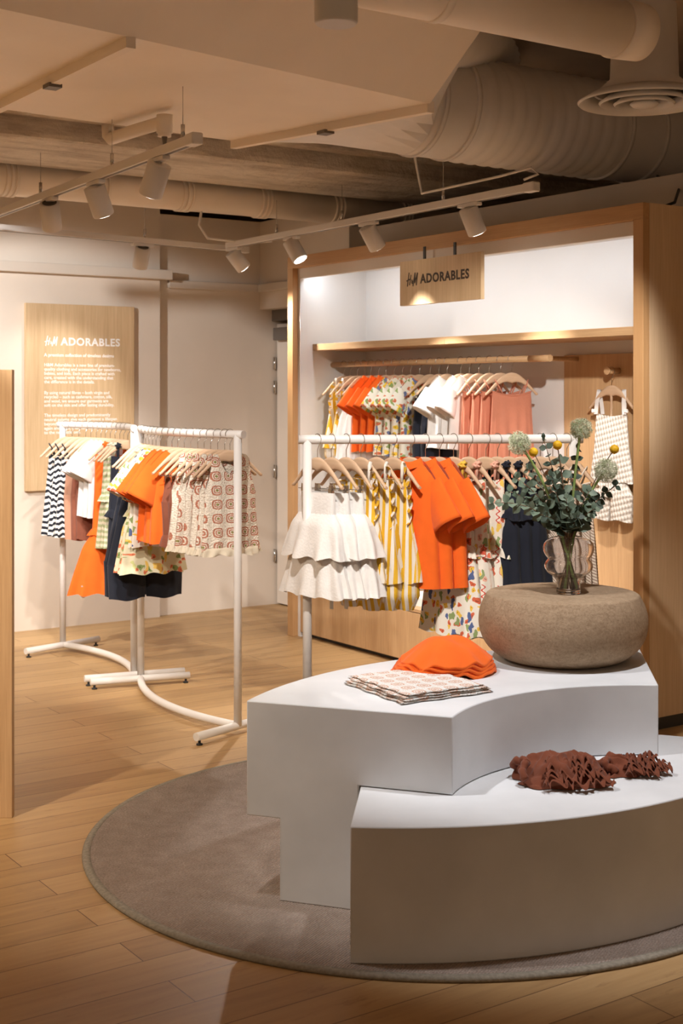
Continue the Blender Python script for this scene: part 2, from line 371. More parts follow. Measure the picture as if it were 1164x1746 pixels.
# door behind the bay
d1 = struct('door_1', MB().box(-1.10, -.25, .60, .64, .01, 2.0, .004), 'wall', None, L0, ANG)
for z in (.35, .95, 1.55, 1.72): MB().tube([(-1.105, .585, z - .045), (-1.105, .585, z + .045)], .011, 10).build('hinge', 'steel', d1)
MB().box(-1.06, -.6, .54, .60, 1.88, 1.97, .006).build('door_closer', 'closer', d1)
MB().box(-1.12, -.25, .57, .66, 2.02, 2.10).build('door_header', 'closer', d1)

# rough beam, drop edges
struct('beam_1', MB().box(-.02, .80, -7, 3, 2.76, 3.25, .03), 'beam', None, L0, ANG)
struct('beam_2', MB().box(.80, .90, -7, 3, 2.86, 3.25, .02), 'beam', None, L0, ANG)
struct('beam_3', MB().box(2.9, 3.3, 1.1, 3, 2.80, 3.25, .02), 'beam', None, L0, ANG)
# pipe duct with ribbed couplings along the beam
p = thing('air_pipe', 'long white round air pipe with banded joints under the rough ceiling beam', 'pipe', W(-.16, 0, 2.71), ANG)
MB().tube([(0, -6, 0), (0, 3, 0)], .10, 24).build('pipe_body', 'duct', p)
for k in range(13):
    for q in (-.03, 0, .03):
        y = -5.6 + k * .55 + q; MB().tube([(0, y - .008, 0), (0, y + .008, 0)], .108, 24).build('joint_band', 'duct', p)
# cables in the dark gap over the recessed wall
cb = MB()
for k in range(3):
    cb.tube([W(-1.0, -.5 + .28 * i, 2.78 + .02 * math.sin(i * 1.7 + k * 2) + .012 * k) for i in range(9)], .009, 8)
tag(cb.build('cable_bundle', 'black'), 'loose black cables lying in the dark gap above the wall', 'cable')

# rectangular duct
def loft_duct(name, st, m, parent):
    mb = MB(); P = [[Vector(q) for q in s_] for s_ in st]; vs = mb.grid(P, None, True)
    for f in mb.bm.faces: f.smooth = False
    mb.fill(vs[0]); mb.fill(vs[-1]); return mb.build(name, m, parent)
dz = 2.65
D = thing('ceiling_duct', 'broad cream rectangular duct tapering into a round silver-white duct', 'duct', L0, ANG)
def sec(y, xf, xn, sk=0):   # far edge, near edge; skew of the near edge in y
    return [(xf, y, dz), (xn, y + sk, dz), (xn + .42, y + sk, dz + .30), (xn + .42, y + sk, dz + .52), (xf, y, dz + .52)]
loft_duct('duct_body', [sec(-6, 1.93, 3.75), sec(-2.59, 1.88, 3.18), sec(-1.42, 1.80, 2.93, .25)], 'duct', D)
def flange(y, xf, xn, sk):
    MB().prism([(xf, y - .012), (xn, y + sk - .012), (xn, y + sk + .022), (xf, y + .022)], dz - .035, dz + .01).build('flange', 'duct', D)
    for q in (.5,):
        x = xf + (xn - xf) * q; yy = y + sk * q; MB().box(x - .03, x + .03, yy - .02, yy + .03, dz - .045, dz - .03).build('bracket', 'closer', D)
flange(-2.59, 1.88, 3.18, 0); flange(-1.42, 1.80, 2.93, .25)
# square to round
ax_x, ax_z, ax_r, ys = 2.10, 2.868, .246, -.66
N_ = 40; sq = []
a = [(1.80, -1.42, dz), (2.93, -1.17, dz), (3.35, -1.17, dz + .30), (3.35, -1.17, dz + .52), (1.80, -1.42, dz + .52)]
per = [a[0], a[1], a[2], a[3], a[4]]; tgt = [-135, -35, 5, 45, 150]
r0, r1 = [], []
for i in range(5):
    j = (i + 1) % 5; t0, t1 = tgt[i], tgt[j] + (360 if j == 0 else 0)
    for k in range(8):
        q = k / 8; r0.append(Vector(a[i]).lerp(Vector(a[j]), q)); th = math.radians(t0 + (t1 - t0) * q)
        r1.append(Vector((ax_x + ax_r * math.cos(th), ys, ax_z + ax_r * math.sin(th))))
mb = MB(); mb.grid([r0, [p_.lerp(q_, .5) for p_, q_ in zip(r0, r1)], r1], None, True)
for f in mb.bm.faces: f.smooth = False
mb.build('duct_transition', 'duct2', D)
pts, rr = [], []
y = ys
while y < 2.6:
    k = (y - ys) / .035
    pts.append((ax_x, y, ax_z)); rr.append(ax_r + (.009 if int(round((y - ys) / .028)) % 3 == 0 else 0) if .30 < y - ys < 1.2 else ax_r)
    y += .028
MB().tube(pts, rr, 56, True).build('round_duct', 'duct2', D)
for y in (ys + .05, ys + .24, ys + 1.25, ys + 1.5, ys + 1.8, ys + 2.1): MB().tube([(ax_x, y - .012, ax_z), (ax_x, y + .012, ax_z)], ax_r * 1.02 + .004, 56, True).build('duct_collar', 'duct2', D)

# near round duct at top right
p = thing('overhead_duct', 'smooth cream round duct crossing the top right corner of the ceiling', 'duct')
A = pz(400, -40, 2.85); A = Vector((.344, 4.56, 2.85)); dr = YL
MB().tube([A - dr * .9, A + dr * .86], .105, 40).build('duct_body', 'duct', p)
MB().tube([A + dr * .80, A + dr * .93, A + dr * .97], [.112, .105, .06], 40).build('end_cap', 'duct', p)
MB().tube([A - dr * .05, A - dr * .02], .110, 40).build('duct_collar', 'duct', p)
# second, nearer
p = thing('overhead_duct', 'cream round duct cut by the upper right edge of the photo, nearest the ceiling corner', 'duct')
B = Vector((.98, 4.15, 3.0)); MB().tube([B - dr * 2.5, B + dr * 1.6], .13, 40).build('duct_body', 'duct', p)
MB().tube([B + dr * .35, B + dr * .38], .136, 40).build('duct_collar', 'duct', p)
# flexible ribbed hose behind
p = thing('flexible_duct', 'bulging flexible duct hose with ribbed skin beside the round duct mouth', 'duct')
fp = [pY(560, -60, 5.0), pY(640, 5, 5.25), pY(720, 38, 5.7), pY(800, 62, 6.5), pY(850, 70, 7.2), pY(900, 66, 8.0)]
pts = []
for i in range(len(fp) - 1):
    for k in range(12): pts.append(fp[i].lerp(fp[i + 1], k / 12))
for _ in range(6): pts = [pts[0]] + [(pts[i - 1] + pts[i] * 2 + pts[i + 1]) / 4 for i in range(1, len(pts) - 1)] + [pts[-1]]
MB().tube(pts, [.16 + (.006 if i % 2 else 0) for i in range(len(pts))], 32).build('hose', 'duct2', p)
# round air diffuser
dc = pz(1098, 176, 2.70)
p = thing('air_diffuser', 'round white ceiling air diffuser with concentric rings', 'air diffuser', dc)
def ring(r0_, r1_, z0, z1): return MB().lathe([(r0_, z0), (r1_, z1), (r1_ + .006, z1 + .004), (r0_ + .008, z0 + .008), (r0_, z0)], 64, cap=False)
ring(.265, .205, -.0, .040).build('outer_ring', 'track', p)
ring(.178, .140, -.004, .030).build('diffuser_ring', 'track', p); ring(.118, .085, -.010, .022).build('diffuser_ring', 'track', p); MB().lathe([(.0, -.016), (.045, -.016), (.060, -.004), (.03, .02), (0, .02)], 40).build('centre_disc', 'track', p)
MB().lathe([(.205, .041), (.14, .10), (.13, .40)], 48, cap=False).build('neck', 'duct2', p); MB().lathe([(0, .046), (.203, .046)], 48, cap=False).build('throat_shade_disc', 'grill', p)  # flat dark disc puts the throat's shade into colour
for k in range(2): MB().box(-.17, .17, -.004, .004, .03, .045).build('strut', 'grill', p).rotation_euler = (0, 0, k * PI / 2 + .4)
# little fittings
p = thing('drain_pipe', 'short cream pipe with an elbow and sprinkler hanging under the broad duct', 'pipe')
q0, q1 = Vector((-1.0, 5.85, 2.60)), Vector((-.715, 5.50, 2.60))
MB().tube([q0 + Vector((-.005, 0, .06)), q0 + Vector((-.003, 0, .01)), q0 + Vector((.01, -.015, -.005)), q0 + (q1 - q0) * .5, q1 - Vector((.012, -.014, 0)), q1, q1 + Vector((0, 0, -.015)), q1 + Vector((0, 0, -.06))], .027, 16).build('pipe_body', 'duct', p)
MB().tube([q1 + Vector((0, 0, .028)), q1 + Vector((0, 0, -.045))], .033, 16).build('elbow', 'duct', p)
MB().tube([q1 + Vector((0, 0, -.06)), q1 + Vector((0, 0, -.11))], [.012, .004], 8).build('sprinkler', 'closer', p)
p = W(2.75, .35, 2.62); tag(MB().box(-.05, .05, -.05, .05, 0, .03, .005).build('smoke_detector', 'track', None, pz(1072, 326, 2.55)), 'small white detector box above the clothes bay corner', 'detector')
tag(MB().tube([pY(1033, 322, 7.2), pY(1033, 365, 7.2)], .012, 8).build('support_rod', 'closer'), 'dark vertical rod behind the top of the clothes bay', 'rod')
cc = MB(); cc.tube([pY(1120, 300, 6.9), pY(1158, 320, 6.7), pY(1150, 345, 6.4), pY(1132, 352, 6.25)], .007, 8)
tag(cc.build('ceiling_cable', 'black'), 'thin black cable drooping onto the bay top at the right', 'cable')

# ------------------------------------------------------------------ tracks and spotlights
TZ = 2.42
def track(A, B, label, drops=()):
    d = (B - A); n = d.normalized(); a = math.atan2(n.y, n.x)
    p = thing('light_track', label, 'light track', A, a); Ln = d.length
    MB().box(0, Ln, -.018, .018, -.018, .018, .003).build('rail', 'track', p)
    MB().box(.02, Ln - .02, -.007, .007, -.0195, -.017).build('slot', 'closer', p)
    MB().box(Ln - .06, Ln + .01, -.023, .023, -.022, .022, .006).build('end_connector', 'track', p)
    for s_ in drops: MB().tube([(s_, 0, .015), (s_, 0, .21)], .0014, 6).build('suspension_wire', 'steel', p); MB().tube([(s_, 0, .015), (s_, 0, .07)], .008, 8).build('wire_grip', 'steel', p)
    return n, a
T1a, T1b = pz(335, 236, TZ), pz(0, 363, TZ); T1c = T1b + (T1b - T1a) * .2
n1, a1 = track(T1c, T1a, 'white light track at upper left carrying three lamps', (1.1, 2.0, 2.7))
T2a, T2b = pz(0, 388, TZ), pz(420, 426, TZ); n2, a2 = track(T2a - (T2b - T2a) * .2, T2b, 'white light track running along the left wall', (.7, 1.3))
T3a, T3b = pz(388, 419, TZ), pz(912, 318, TZ); n3, a3 = track(T3a, T3b, 'long white light track in front of the clothes bay', (.6, 1.3, 2.2))
mb = MB()
for s_, x_ in ((-1, 0), (1, 0)): pass
c0 = T3b + Vector((-.05, 0, .03)); mb.tube([c0 + Vector((-.4 * 0, 0, .0)), c0 + Vector((.06, -.03, .02)), c0 + Vector((.03, -.02, .05)), c0 + Vector((-.1, .1, .03)), c0 + Vector((-.42, .55, .02)), c0 + Vector((-.45, .6, .20)), c0 + Vector((-.45, .6, .5))], .006, 8)
tag(mb.build('power_cord', 'track'), 'white cord looped over the end of the long track', 'cord')
mb = MB(); c0 = pz(345, 350, 2.65); mb.tube([c0 + Vector((0, 0, .2)), c0, c0 + Vector((-.02, 0, -.12)), c0 + Vector((.03, 0, -.2)), c0 + Vector((.25, .05, -.22)), c0 + Vector((.42, .05, -.215))], .008, 8)
tag(mb.build('power_cord', 'track'), 'white cord dropping from the ceiling onto the wall track', 'cord')
def lamp(px, along, d, base, label, n, grill=False, lens=True, sc_=1.0, light=None):
    """px: pixel column of the stem; d: aim direction"""
    # point on the track line with that column
    A = base; k = (px - CX) / F; t_ = (k * A.y - A.x) / (n.x - k * n.y); P = A + n * t_
    p = thing('track_spotlight', label, 'spotlight', P, 0, None)
    ra = math.atan2(n.y, n.x)
    o = MB().box(-.075, .075, -.016, .016, -.036, -.019, .003).build('adapter', 'track', p); o.rotation_euler = (0, 0, ra)
    d = Vector(d).normalized(); top = Vector((0, 0, -.06)); c = top - d * .02
    MB().tube([(0, 0, -.03), (0, 0, -.062)], .008, 10).build('stem', 'track', p)
    MB().tube([c, c + d * .002, c + d * .125, c + d * .13], [.038, .046, .046, .044], 32).build('housing', 'track', p)
    e = c + d * .1301
    MB().tube([e, e + d * .002], .037, 32).build('lamp_lens', 'lens', p)
    if grill: MB().tube([c - d * .001, c - d * .003], .033, 24).build('rear_grill', 'grill', p)
    if light:
        tg, pw, dg, bl = light; s_ = spot(P + e + d * .01, tg, pw, dg, bl, WH)
    return p
WS = W(-1.07, -1.2, 1.25)
lamp(85, None, (-.02, .62, -1), T1a, 'white track lamp with dark grill, leftmost on the upper left track', n1, True, light=(W(-1.07, -1.7, 1.0), 60, 56, .5))
lamp(163, None, (.28, .45, -1), T1a, 'white track lamp in the middle of the upper left track', n1, light=((-1.4, 7.9, .8), 130, 44, .6))
lamp(270, None, (-.38, .40, -1), T1a, 'white tilted track lamp, nearest of the upper left track', n1, light=((-1.2, 7.0, .8), 110, 44, .6))
lamp(243, None, (-.25, .50, -1), T2a, 'small white track lamp with round grill above the wall sign', n2, True, light=(W(-1.07, -1.2, 1.2), 25, 70, .6))
lamp(398, None, (.75, .40, -1), T3a, 'white track lamp turned diamond-wise at the track junction', n3, light=(W(.5, .25, 1.2), 70, 60, .6))
lamp(497, None, (.55, -.30, -1), T3a, 'glowing white track lamp over the left end of the clothes bay', n3, light=((.25, 6.2, .6), 110, 60, .6))
lamp(628, None, (.55, .42, -1), T3a, 'white track lamp left of the hanging sign', n3, light=(W(1.55, .32, .85), 100, 50, .9))
lamp(800, None, (.42, .30, -1), T3a, 'white track lamp right of the hanging sign', n3, light=(W(2.2, .40, .85), 68, 52, .9))
o = thing('track_spotlight', 'large close white track lamp cut by the top edge', 'spotlight', (-.012, 3.0, 2.44))
MB().tube([(0, 0, -.125), (0, 0, -.12), (0, 0, 0), (0, 0, .004)], [.044, .048, .048, .04], 36).build('housing', 'track', o)
MB().tube([(0, 0, -.118), (0, 0, -.120)], .038, 24).build('lamp_lens', 'grill', o); MB().tube([(0, 0, 0), (0, 0, .18)], .01, 10).build('stem', 'track', o)

# ------------------------------------------------------------------ text helpers
def text_mesh(body, size, name, m, parent, loc, rot, align='LEFT', shear=0, space=1.0, line=1.0, offset=0.0, ext=.0008, char=1.0):
    c = bpy.data.curves.new(name, 'FONT'); c.body = body; c.size = size; c.align_x = align; c.shear = shear
    c.space_line = line; c.offset = offset; c.extrude = ext; c.space_character = char; c.resolution_u = 3
    o = bpy.data.objects.new(name, c); COL.objects.link(o)
    bpy.context.view_layer.update()
    me = bpy.data.meshes.new_from_object(o.evaluated_get(bpy.context.evaluated_depsgraph_get()))
    bpy.data.objects.remove(o); bpy.data.curves.remove(c)
    me.materials.clear(); me.materials.append(M[m]); o = bpy.data.objects.new(name, me); COL.objects.link(o)
    o.parent = parent; o.location = loc; o.rotation_euler = rot
    return o, me
def logo(h, m, parent, M4):   # brush-written H, small ampersand, M
    st = [[(.12, -.12), (.38, 1.08)], [(.45, -.02), (.66, .86)], [(.02, .36), (.34, .46), (.64, .50)],
          [(.92, .30), (.82, .10), (.74, .16), (.86, .34), (.80, .44), (.76, .34), (.90, .06)],
          [(.95, -.14), (1.26, 1.02)], [(1.26, 1.02), (1.22, .12)], [(1.22, .12), (1.62, 1.0)], [(1.62, 1.0), (1.46, -.08)]]
    mb = MB()
    for k, s_ in enumerate(st):
        w = .03 if k == 3 else .062
        for (x0, y0), (x1, y1) in zip(s_, s_[1:]):
            d = Vector((x1 - x0, y1 - y0)).normalized(); nn = Vector((-d.y, d.x)) * w; e = d * .02
            q = [(x0 - e.x - nn.x, y0 - e.y - nn.y), (x1 + e.x - nn.x * .8, y1 + e.y - nn.y * .8), (x1 + e.x + nn.x * .8, y1 + e.y + nn.y * .8), (x0 - e.x + nn.x, y0 - e.y + nn.y)]
            vs = [mb.bm.verts.new(M4 @ Vector((x * h, -.001 - .0001 * k, z * h))) for x, z in q]; vb = [mb.bm.verts.new(M4 @ Vector((x * h, .0005, z * h))) for x, z in q]
            mb.fill(vs); mb.fill(vb[::-1])
            for i in range(4): mb.fill([vs[i], vs[(i + 1) % 4], vb[(i + 1) % 4], vb[i]])
    return mb.build('logo', m, parent)

# wall sign (on wall_left; its face looks towards +x of the room frame)
def wy(px, xl):      # y in the room frame on the plane x = xl seen at a pixel column
    k = (px - CX) / F; lo, hi = -8.0, 3.0
    for _ in range(50):
        mid = (lo + hi) / 2; q = W(xl, mid)
        if q.x / q.y < k: lo = mid
        else: hi = mid
    return lo
def zat(py, q): return EYE - (py - HY) / F * q.y
ya, yb = wy(44, -1.04), wy(229, -1.04)
za = zat(516, W(-1.04, ya)); zb_ = zat(838, W(-1.04, ya))
sg = thing('wall_sign', 'tall oak wall sign with white printed text lit on the left wall', 'sign', W(-1.07, (ya + yb) / 2, zb_), ANG + PI / 2)
# local x now runs along +y of the room (to the right), local -y faces the room
wd = yb - ya; ht = za - zb_
MB().box(-wd / 2, wd / 2, -.03, 0, 0, ht, .002).build('panel', 'sign_oak', sg)
sx = wd / 185.0
logo(.052, 'whiteink', sg, Matrix.Translation((-wd / 2 + 31 * sx, -.0305, ht * (1 - 71 / 322))))
def fit(o, me, width):
    xs = [v.co.x for v in me.vertices]; w_ = max(xs) - min(xs); o.scale = (width / w_,) * 3; return width / w_
def stext(body, x, yt, size, width=None, **k):
    o, me = text_mesh(body, size, 'lettering', 'whiteink', sg, (-wd / 2 + x * sx, -.0305, ht * (1 - yt / 322)), (PI / 2, 0, 0), **k)
    if width: fit(o, me, width * sx)
    return o
stext('ADORABLES', 58, 71, .065, 102, offset=.0018, char=1.12)
stext('A premium collection of timeless designs', 30, 91, .03, 119, offset=.0006)
para = ['H&M Adorables is a new line of premium-\nquality clothing and accessories for newborns,\nbabies, and kids. Each piece is crafted with\ncare, created with the understanding that\nthe difference is in the details.',
        'By using natural fibres – both virgin and\nrecycled – such as cashmere, cotton, silk,\nand wool, we ensure our garments are\nsoft on the skin and offer lasting durability.',
        'The timeless design and predominantly\nneutral palette give each garment a lifespan\nbeyond one child, one season, to be worn\nagain and again, then handed down\nto the next little one.']
for b_, y_, w_ in zip(para, (108, 156, 195), (131, 119, 124)): stext(b_, 30, y_, .03, w_, line=.95, offset=.0004)

# ------------------------------------------------------------------ clothes bay
U = thing('clothes_bay', 'large oak framed clothes bay with white interior and overhead light strip', 'display bay', L0, ANG)
BL, BH, BD = 2.962, 2.35, .56
MB().box(0, .06, 0, .04, 0, BH - .072, .002).build('front_post', 'oak_frame', U)
MB().box(BL - .06, BL, 0, .04, 0, BH - .072, .002).build('front_post', 'oak_frame', U)
MB().box(0, BL, 0, .04, BH - .072, BH, .002).build('front_lintel', 'oak_frame_h', U)
MB().box(.0, .03, .04, BD, 0, BH).build('side_panel', 'oak', U)
o = MB().box(BL - .03, BL, .04, BD + 1.6, 0.055, BH).build('side_panel', 'oak_pale', U)
MB().box(BL - .03, BL - .004, .04, BD + 1.6, 0, .055).build('side_plinth', 'dark', U)
MB().box(.03, .085, .04, BD, 0, BH - .07).build('inner_wall', 'wall_bay', U)
MB().box(BL - .085, BL - .03, .04, BD, 0, BH - .07).build('inner_wall', 'wall_bay', U)
MB().box(.085, BL - .085, BD - .02, BD, 0, BH - .07).build('back_panel', 'wall_bay', U)
MB().box(.085, BL - .085, .04, .07, BH - .135, BH - .07).build('light_fascia', 'trim', U)
MB().box(.03, BL - .03, .04, BD, BH - .07, BH).build('top_panel', 'wall_bay', U)
MB().box(.10, BL - .10, .072, .088, BH - .10, BH - .072).build('light_strip', 'led', U)
al = bpy.data.lights.new('strip_light', 'AREA'); al.shape = 'RECTANGLE'; al.size = BL - .24; al.size_y = .03; al.energy = 4.6; al.color = (.86, .93, 1.0)
ao = bpy.data.objects.new('strip_light', al); COL.objects.link(ao); ao.parent = U; ao.location = (BL / 2, .10, BH - .105); ao.rotation_euler = (math.radians(28), 0, 0)
# base drawers
CB = thing('base_cabinet', 'low oak drawer cabinet along the foot of the clothes bay', 'cabinet', W(.085, .04, 0), ANG)
cw = BL - .17
MB().box(0, cw, .03, BD - .07, 0.03, .318).build('carcass', 'oak', CB); MB().box(0, cw, .045, .08, 0, .03).build('shadow_gap_strip', 'dark', CB)  # dark strip at the foot paints in the shadow gap under the drawers
for k in range(4): MB().box(cw / 4 * k + .0015, cw / 4 * (k + 1) - .0015, .0, .03, .03, .30, .001).build('drawer_front', 'oak', CB)
MB().box(0, cw, -.0, BD - .07, .305, .322, .001).build('cabinet_top', 'oak_h', CB)
# white boxes on the ledge
tag(MB().box(-.30, .30, -.13, .13, 0, .05, .002).build('shoe_box', 'paper', None, W(1.30, .24, .322), ANG), 'flat white box on the ledge behind the orange polos', 'box')
# shelf boards (two, joined)
ysh = .13
def bx(px, yl):
    k = (px - CX) / F; lo, hi = -1.0, 4.5
    for _ in range(50):
        mid = (lo + hi) / 2; q = W(mid, yl)
        if q.x / q.y < k: lo = mid
        else: hi = mid
    return lo
xj = bx(757, ysh); zs = zat(584, W(.09, ysh))
zs2 = (zat(592, W(.09, ysh)) + zat(563, W(BL - .1, ysh))) / 2
for i, (a_, b_) in enumerate(((.086, xj - .001), (xj + .001, BL - .086))):
    tag(MB().box(a_ - (a_ + b_) / 2, (b_ - a_) / 2, 0, BD - .02 - ysh, -.02, .02, .002).build('shelf_board', 'oak_h', None, W((a_ + b_) / 2, ysh, zs2), ANG), ('left' if i == 0 else 'right') + ' oak shelf board of the long shelf above the wooden rail', 'shelf')
# wooden rail
yr = .28; xr0, xr1 = .086, bx(938, yr); zr = (zat(622, W(xr0, yr)) + zat(611, W(xr1, yr))) / 2
RL = thing('wooden_rail', 'oak hanging rail below the long shelf', 'rail', W(0, yr, zr), ANG)
MB().tube([(xr0, 0, 0), (bx(905, yr), 0, 0)], .0165, 20).build('rail_pole', 'oak_h', RL)
MB().tube([(bx(903, yr), 0, 0), (xr1, 0, 0)], .0175, 20).build('rail_end', 'oak_h', RL)
MB().tube([(xr1 - .06, 0, 0), (xr1 - .06, BD - .02 - yr, 0)], .013, 14).build('wall_arm', 'oak_h', RL)
# oak back panel with peg
xp = bx(963, BD - .03); zp = zat(606, W(xp, BD - .03))
MBp = MB().box(0, BL - .086 - xp, 0, .015, 0, zp - .322)
tag(MBp.build('oak_board', 'oak', None, W(xp, BD - .036, .322), ANG), 'tall oak back board at the right of the bay behind the knit set', 'board')
xk = bx(1046, BD - .07); zk = zat(632, W(xk, BD - .07))
PG = thing('wall_peg', 'oak peg on the tall back board', 'peg', W(xk, BD - .036, zk), ANG)
MB().tube([(0, 0, 0), (0, -.075, 0)], .016, 16).build('peg', 'oak_h', PG); MB().tube([(0, -.075, 0), (0, -.084, 0)], .020, 16).build('knob', 'oak_h', PG)
# hanging sign
xs0, xs1 = bx(682, -.03), bx(820, -.03)
zt1, zb1 = zat(447, W(xs0, -.03)), zat(522, W(xs0, -.03))
HS = thing('hanging_sign', 'oak sign with dark lettering hung from the bay lintel', 'sign', W((xs0 + xs1) / 2, -.02, zb1), ANG)
hw_ = (xs1 - xs0) / 2; hh = zt1 - zb1
MB().box(-hw_, hw_, -.012, .012, 0, hh, .001).build('panel', 'sign_oak', HS)
for q in (-.4, .35): MB().box(q * hw_ - .008, q * hw_ + .008, -.004, .004, hh - .01, BH - .06 - zb1).build('hanger_strap', 'dark', HS)
logo(.060, 'ink', HS, Matrix.Translation((-hw_ * .82, -.0125, hh * .46)))
o, me = text_mesh('ADORABLES', .07, 'lettering', 'ink', HS, (-hw_ * .46, -.0125, hh * .47), (PI / 2, 0, 0), offset=.0022, char=1.12); fit(o, me, hw_ * 1.20)

# ------------------------------------------------------------------ foreground oak panel at far left
o = MB().box(-.9, 0, 0, .035, 0, 1.587, .002).build('partition_panel', 'oak', None, pz(20.5, 1395, 0), 0)
tag(o, 'tall oak partition panel cut by the left edge of the photo', 'panel')

# ------------------------------------------------------------------ rug and podium
RG = thing('round_rug', 'round grey-brown woven rug under the white podium', 'rug', (.29, 4.61, 0))
MB().lathe([(0, .012), (1.125, .012)], 128, cap=False).build('rug_pile', 'rug', RG)
MB().lathe([(1.12, 0), (1.145, 0), (1.149, .006), (1.142, .0125), (1.122, .0135), (1.12, .004)], 128, cap=False).build('rug_binding', 'rug_edge', RG)
RZ = .012
def arc(c, r, a0, a1, n): return [(c[0] + r * math.cos(math.radians(a0 + (a1 - a0) * i / n)), c[1] + r * math.sin(math.radians(a0 + (a1 - a0) * i / n))) for i in range(n + 1)]
def solid(polys, name, m, parent):
    mb = MB()
    for poly, z0, z1 in polys: mb.prism(poly, z0, z1)
    o = mb.build(name, m, parent, smooth_angle=25)
    b = o.modifiers.new('bevel', 'BEVEL'); b.width = .0035; b.segments = 2; b.limit_method = 'ANGLE'; b.angle_limit = math.radians(40)
    return o
def ang(c, p): return math.degrees(math.atan2(p[1] - c[1], p[0] - c[0]))
cu = (.912, 3.62); A0, A1, B0, B1 = (-.295, 4.043), (.321, 3.823), (1.005, 4.247), (1.044, 4.85)
outer = arc(cu, 1.262, ang(cu, A0), ang(cu, B1), 48); inner = arc(cu, .634, ang(cu, B0), ang(cu, A1), 36)
outer[0] = A0; inner[-1] = A1
PT = thing('podium', 'tall upper tier of the white curved podium, carrying the taupe pouf', 'podium', (0, 0, 0))
def sweep_ring(name, prof, a0, a1, m, parent, n=56):
    mb = MB(); P = [[Vector((cu[0] + r * math.cos(math.radians(a0 + (a1 - a0) * i / n)), cu[1] + r * math.sin(math.radians(a0 + (a1 - a0) * i / n)), z)) for r, z in prof] for i in range(n + 1)]
    vs = mb.grid(P, None, True); mb.fill(vs[0]); mb.fill(vs[-1]); bev(mb.build(name, m, parent, smooth_angle=25))
def bev(o): b = o.modifiers.new('bevel', 'BEVEL'); b.width = .0035; b.segments = 2; b.limit_method = 'ANGLE'; b.angle_limit = math.radians(40)
sweep_ring('body', [(.634, .592), (1.262, .592), (1.262, .253), (1.157, .253), (1.157, RZ), (.913, RZ), (.913, .3725), (.634, .3725)], 83.0, 161.0, 'plaster', PT)
cl = (.148, 4.907)
low = arc(cl, 1.358, -95.3, -22.5, 60) + arc(cu, .909, 80.5, 160.4, 50)
PB = thing('podium', 'low front tier of the white curved podium, holding the brown ruffled shorts', 'podium', (0, 0, 0))
solid([(low, RZ, .370)], 'body', 'plaster', PB)

# pouf
PF = thing('pouf', 'round taupe woven pouf table on the white podium', 'pouf', (.757, 4.66, .592))
pr = [(0, 0), (.14, 0), (.152, .0015)]
for k in range(1, 17): a_ = k / 16 * PI / 2; pr.append((.155 + .132 * math.sin(a_), .132 * (1 - math.cos(a_))))
for k in range(1, 9): z_ = .132 + .088 * k / 8; pr.append((.287 - .026 * ((z_ - .132) / .088) ** 2.2, z_))
pr += [(.2585, .2245), (.254, .2275), (.248, .2288), (.15, .2295), (0, .2295)]
MB().lathe(pr, 96, cap=False).build('body', 'pouf', PF)

# vase
vx, vy, vz = .772, 4.63, .8218
VS = thing('glass_vase', 'clear bubble glass vase with faint pink tint holding flowers on the pouf', 'vase', (vx, vy, vz))
og = [(0, 0), (.036, 0), (.041, .003), (.041, .010), (.0395, .030), (.043, .052), (.054, .062), (.073, .072), (.083, .090), (.080, .106), (.071, .116), (.0705, .120), (.080, .130), (.0875, .150), (.0845, .170), (.072, .184), (.056, .191), (.046, .193)]
def smooth(pf, k=1):
    for _ in range(k):
        q = [pf[0]]
        for a_, b_ in zip(pf, pf[1:]): q += [(a_[0] * .75 + b_[0] * .25, a_[1] * .75 + b_[1] * .25), (a_[0] * .25 + b_[0] * .75, a_[1] * .25 + b_[1] * .75)]
        pf = q + [pf[-1]]
    return pf
so = smooth(og[1:], 2); inn = []
for i_, (r_, z_) in enumerate(so):
    if z_ < .016: continue
    a_, b_ = so[max(0, i_ - 1)], so[min(len(so) - 1, i_ + 1)]; tx, tz = b_[0] - a_[0], b_[1] - a_[1]; l_ = math.hypot(tx, tz) or 1
    inn.append((r_ - tz / l_ * .0026, z_ + tx / l_ * .0026))
MB().lathe([(0, 0)] + so + inn[::-1] + [(.034, .0150), (0, .0145)], 72, cap=False).build('body', 'glass', VS)
MB().lathe([(0, .0160), (.0350, .0160), (.0365, .030), (.0395, .050), (.0500, .060), (0, .060)], 48, cap=False).build('water', 'water', VS)

# ---- flowers
def bez(p0, p1, p2, n=14): return [p0 * (1 - t_) ** 2 + p1 * 2 * t_ * (1 - t_) + p2 * t_ * t_ for t_ in [i / n for i in range(n + 1)]]
def stem_path(px, py, dy, spread=None):
    e = pY(px, py, vy + dy); base = Vector((vx + rnd.uniform(-.02, .02) - (e.x - vx) * .10, vy + rnd.uniform(-.018, .018), vz + .02))
    mid = Vector((vx + (e.x - vx) * .12, vy + dy * .1, vz + .19)); mid.x = min(max(mid.x, vx - .03), vx + .03)
    a_ = [base.lerp(mid, i / 6) for i in range(6)]; h = (e - mid).length
    return a_ + bez(mid, mid + Vector(((e.x - vx) * .25, dy * .2, h * .5)), e), e
def rand_dirs(n, r):
    out = []
    for i in range(n):
        z = 1 - 2 * (i + .5) / n; th = i * 2.39996 + r.uniform(-.2, .2); q = math.sqrt(1 - z * z); out.append(Vector((q * math.cos(th), q * math.sin(th), z)))
    return out
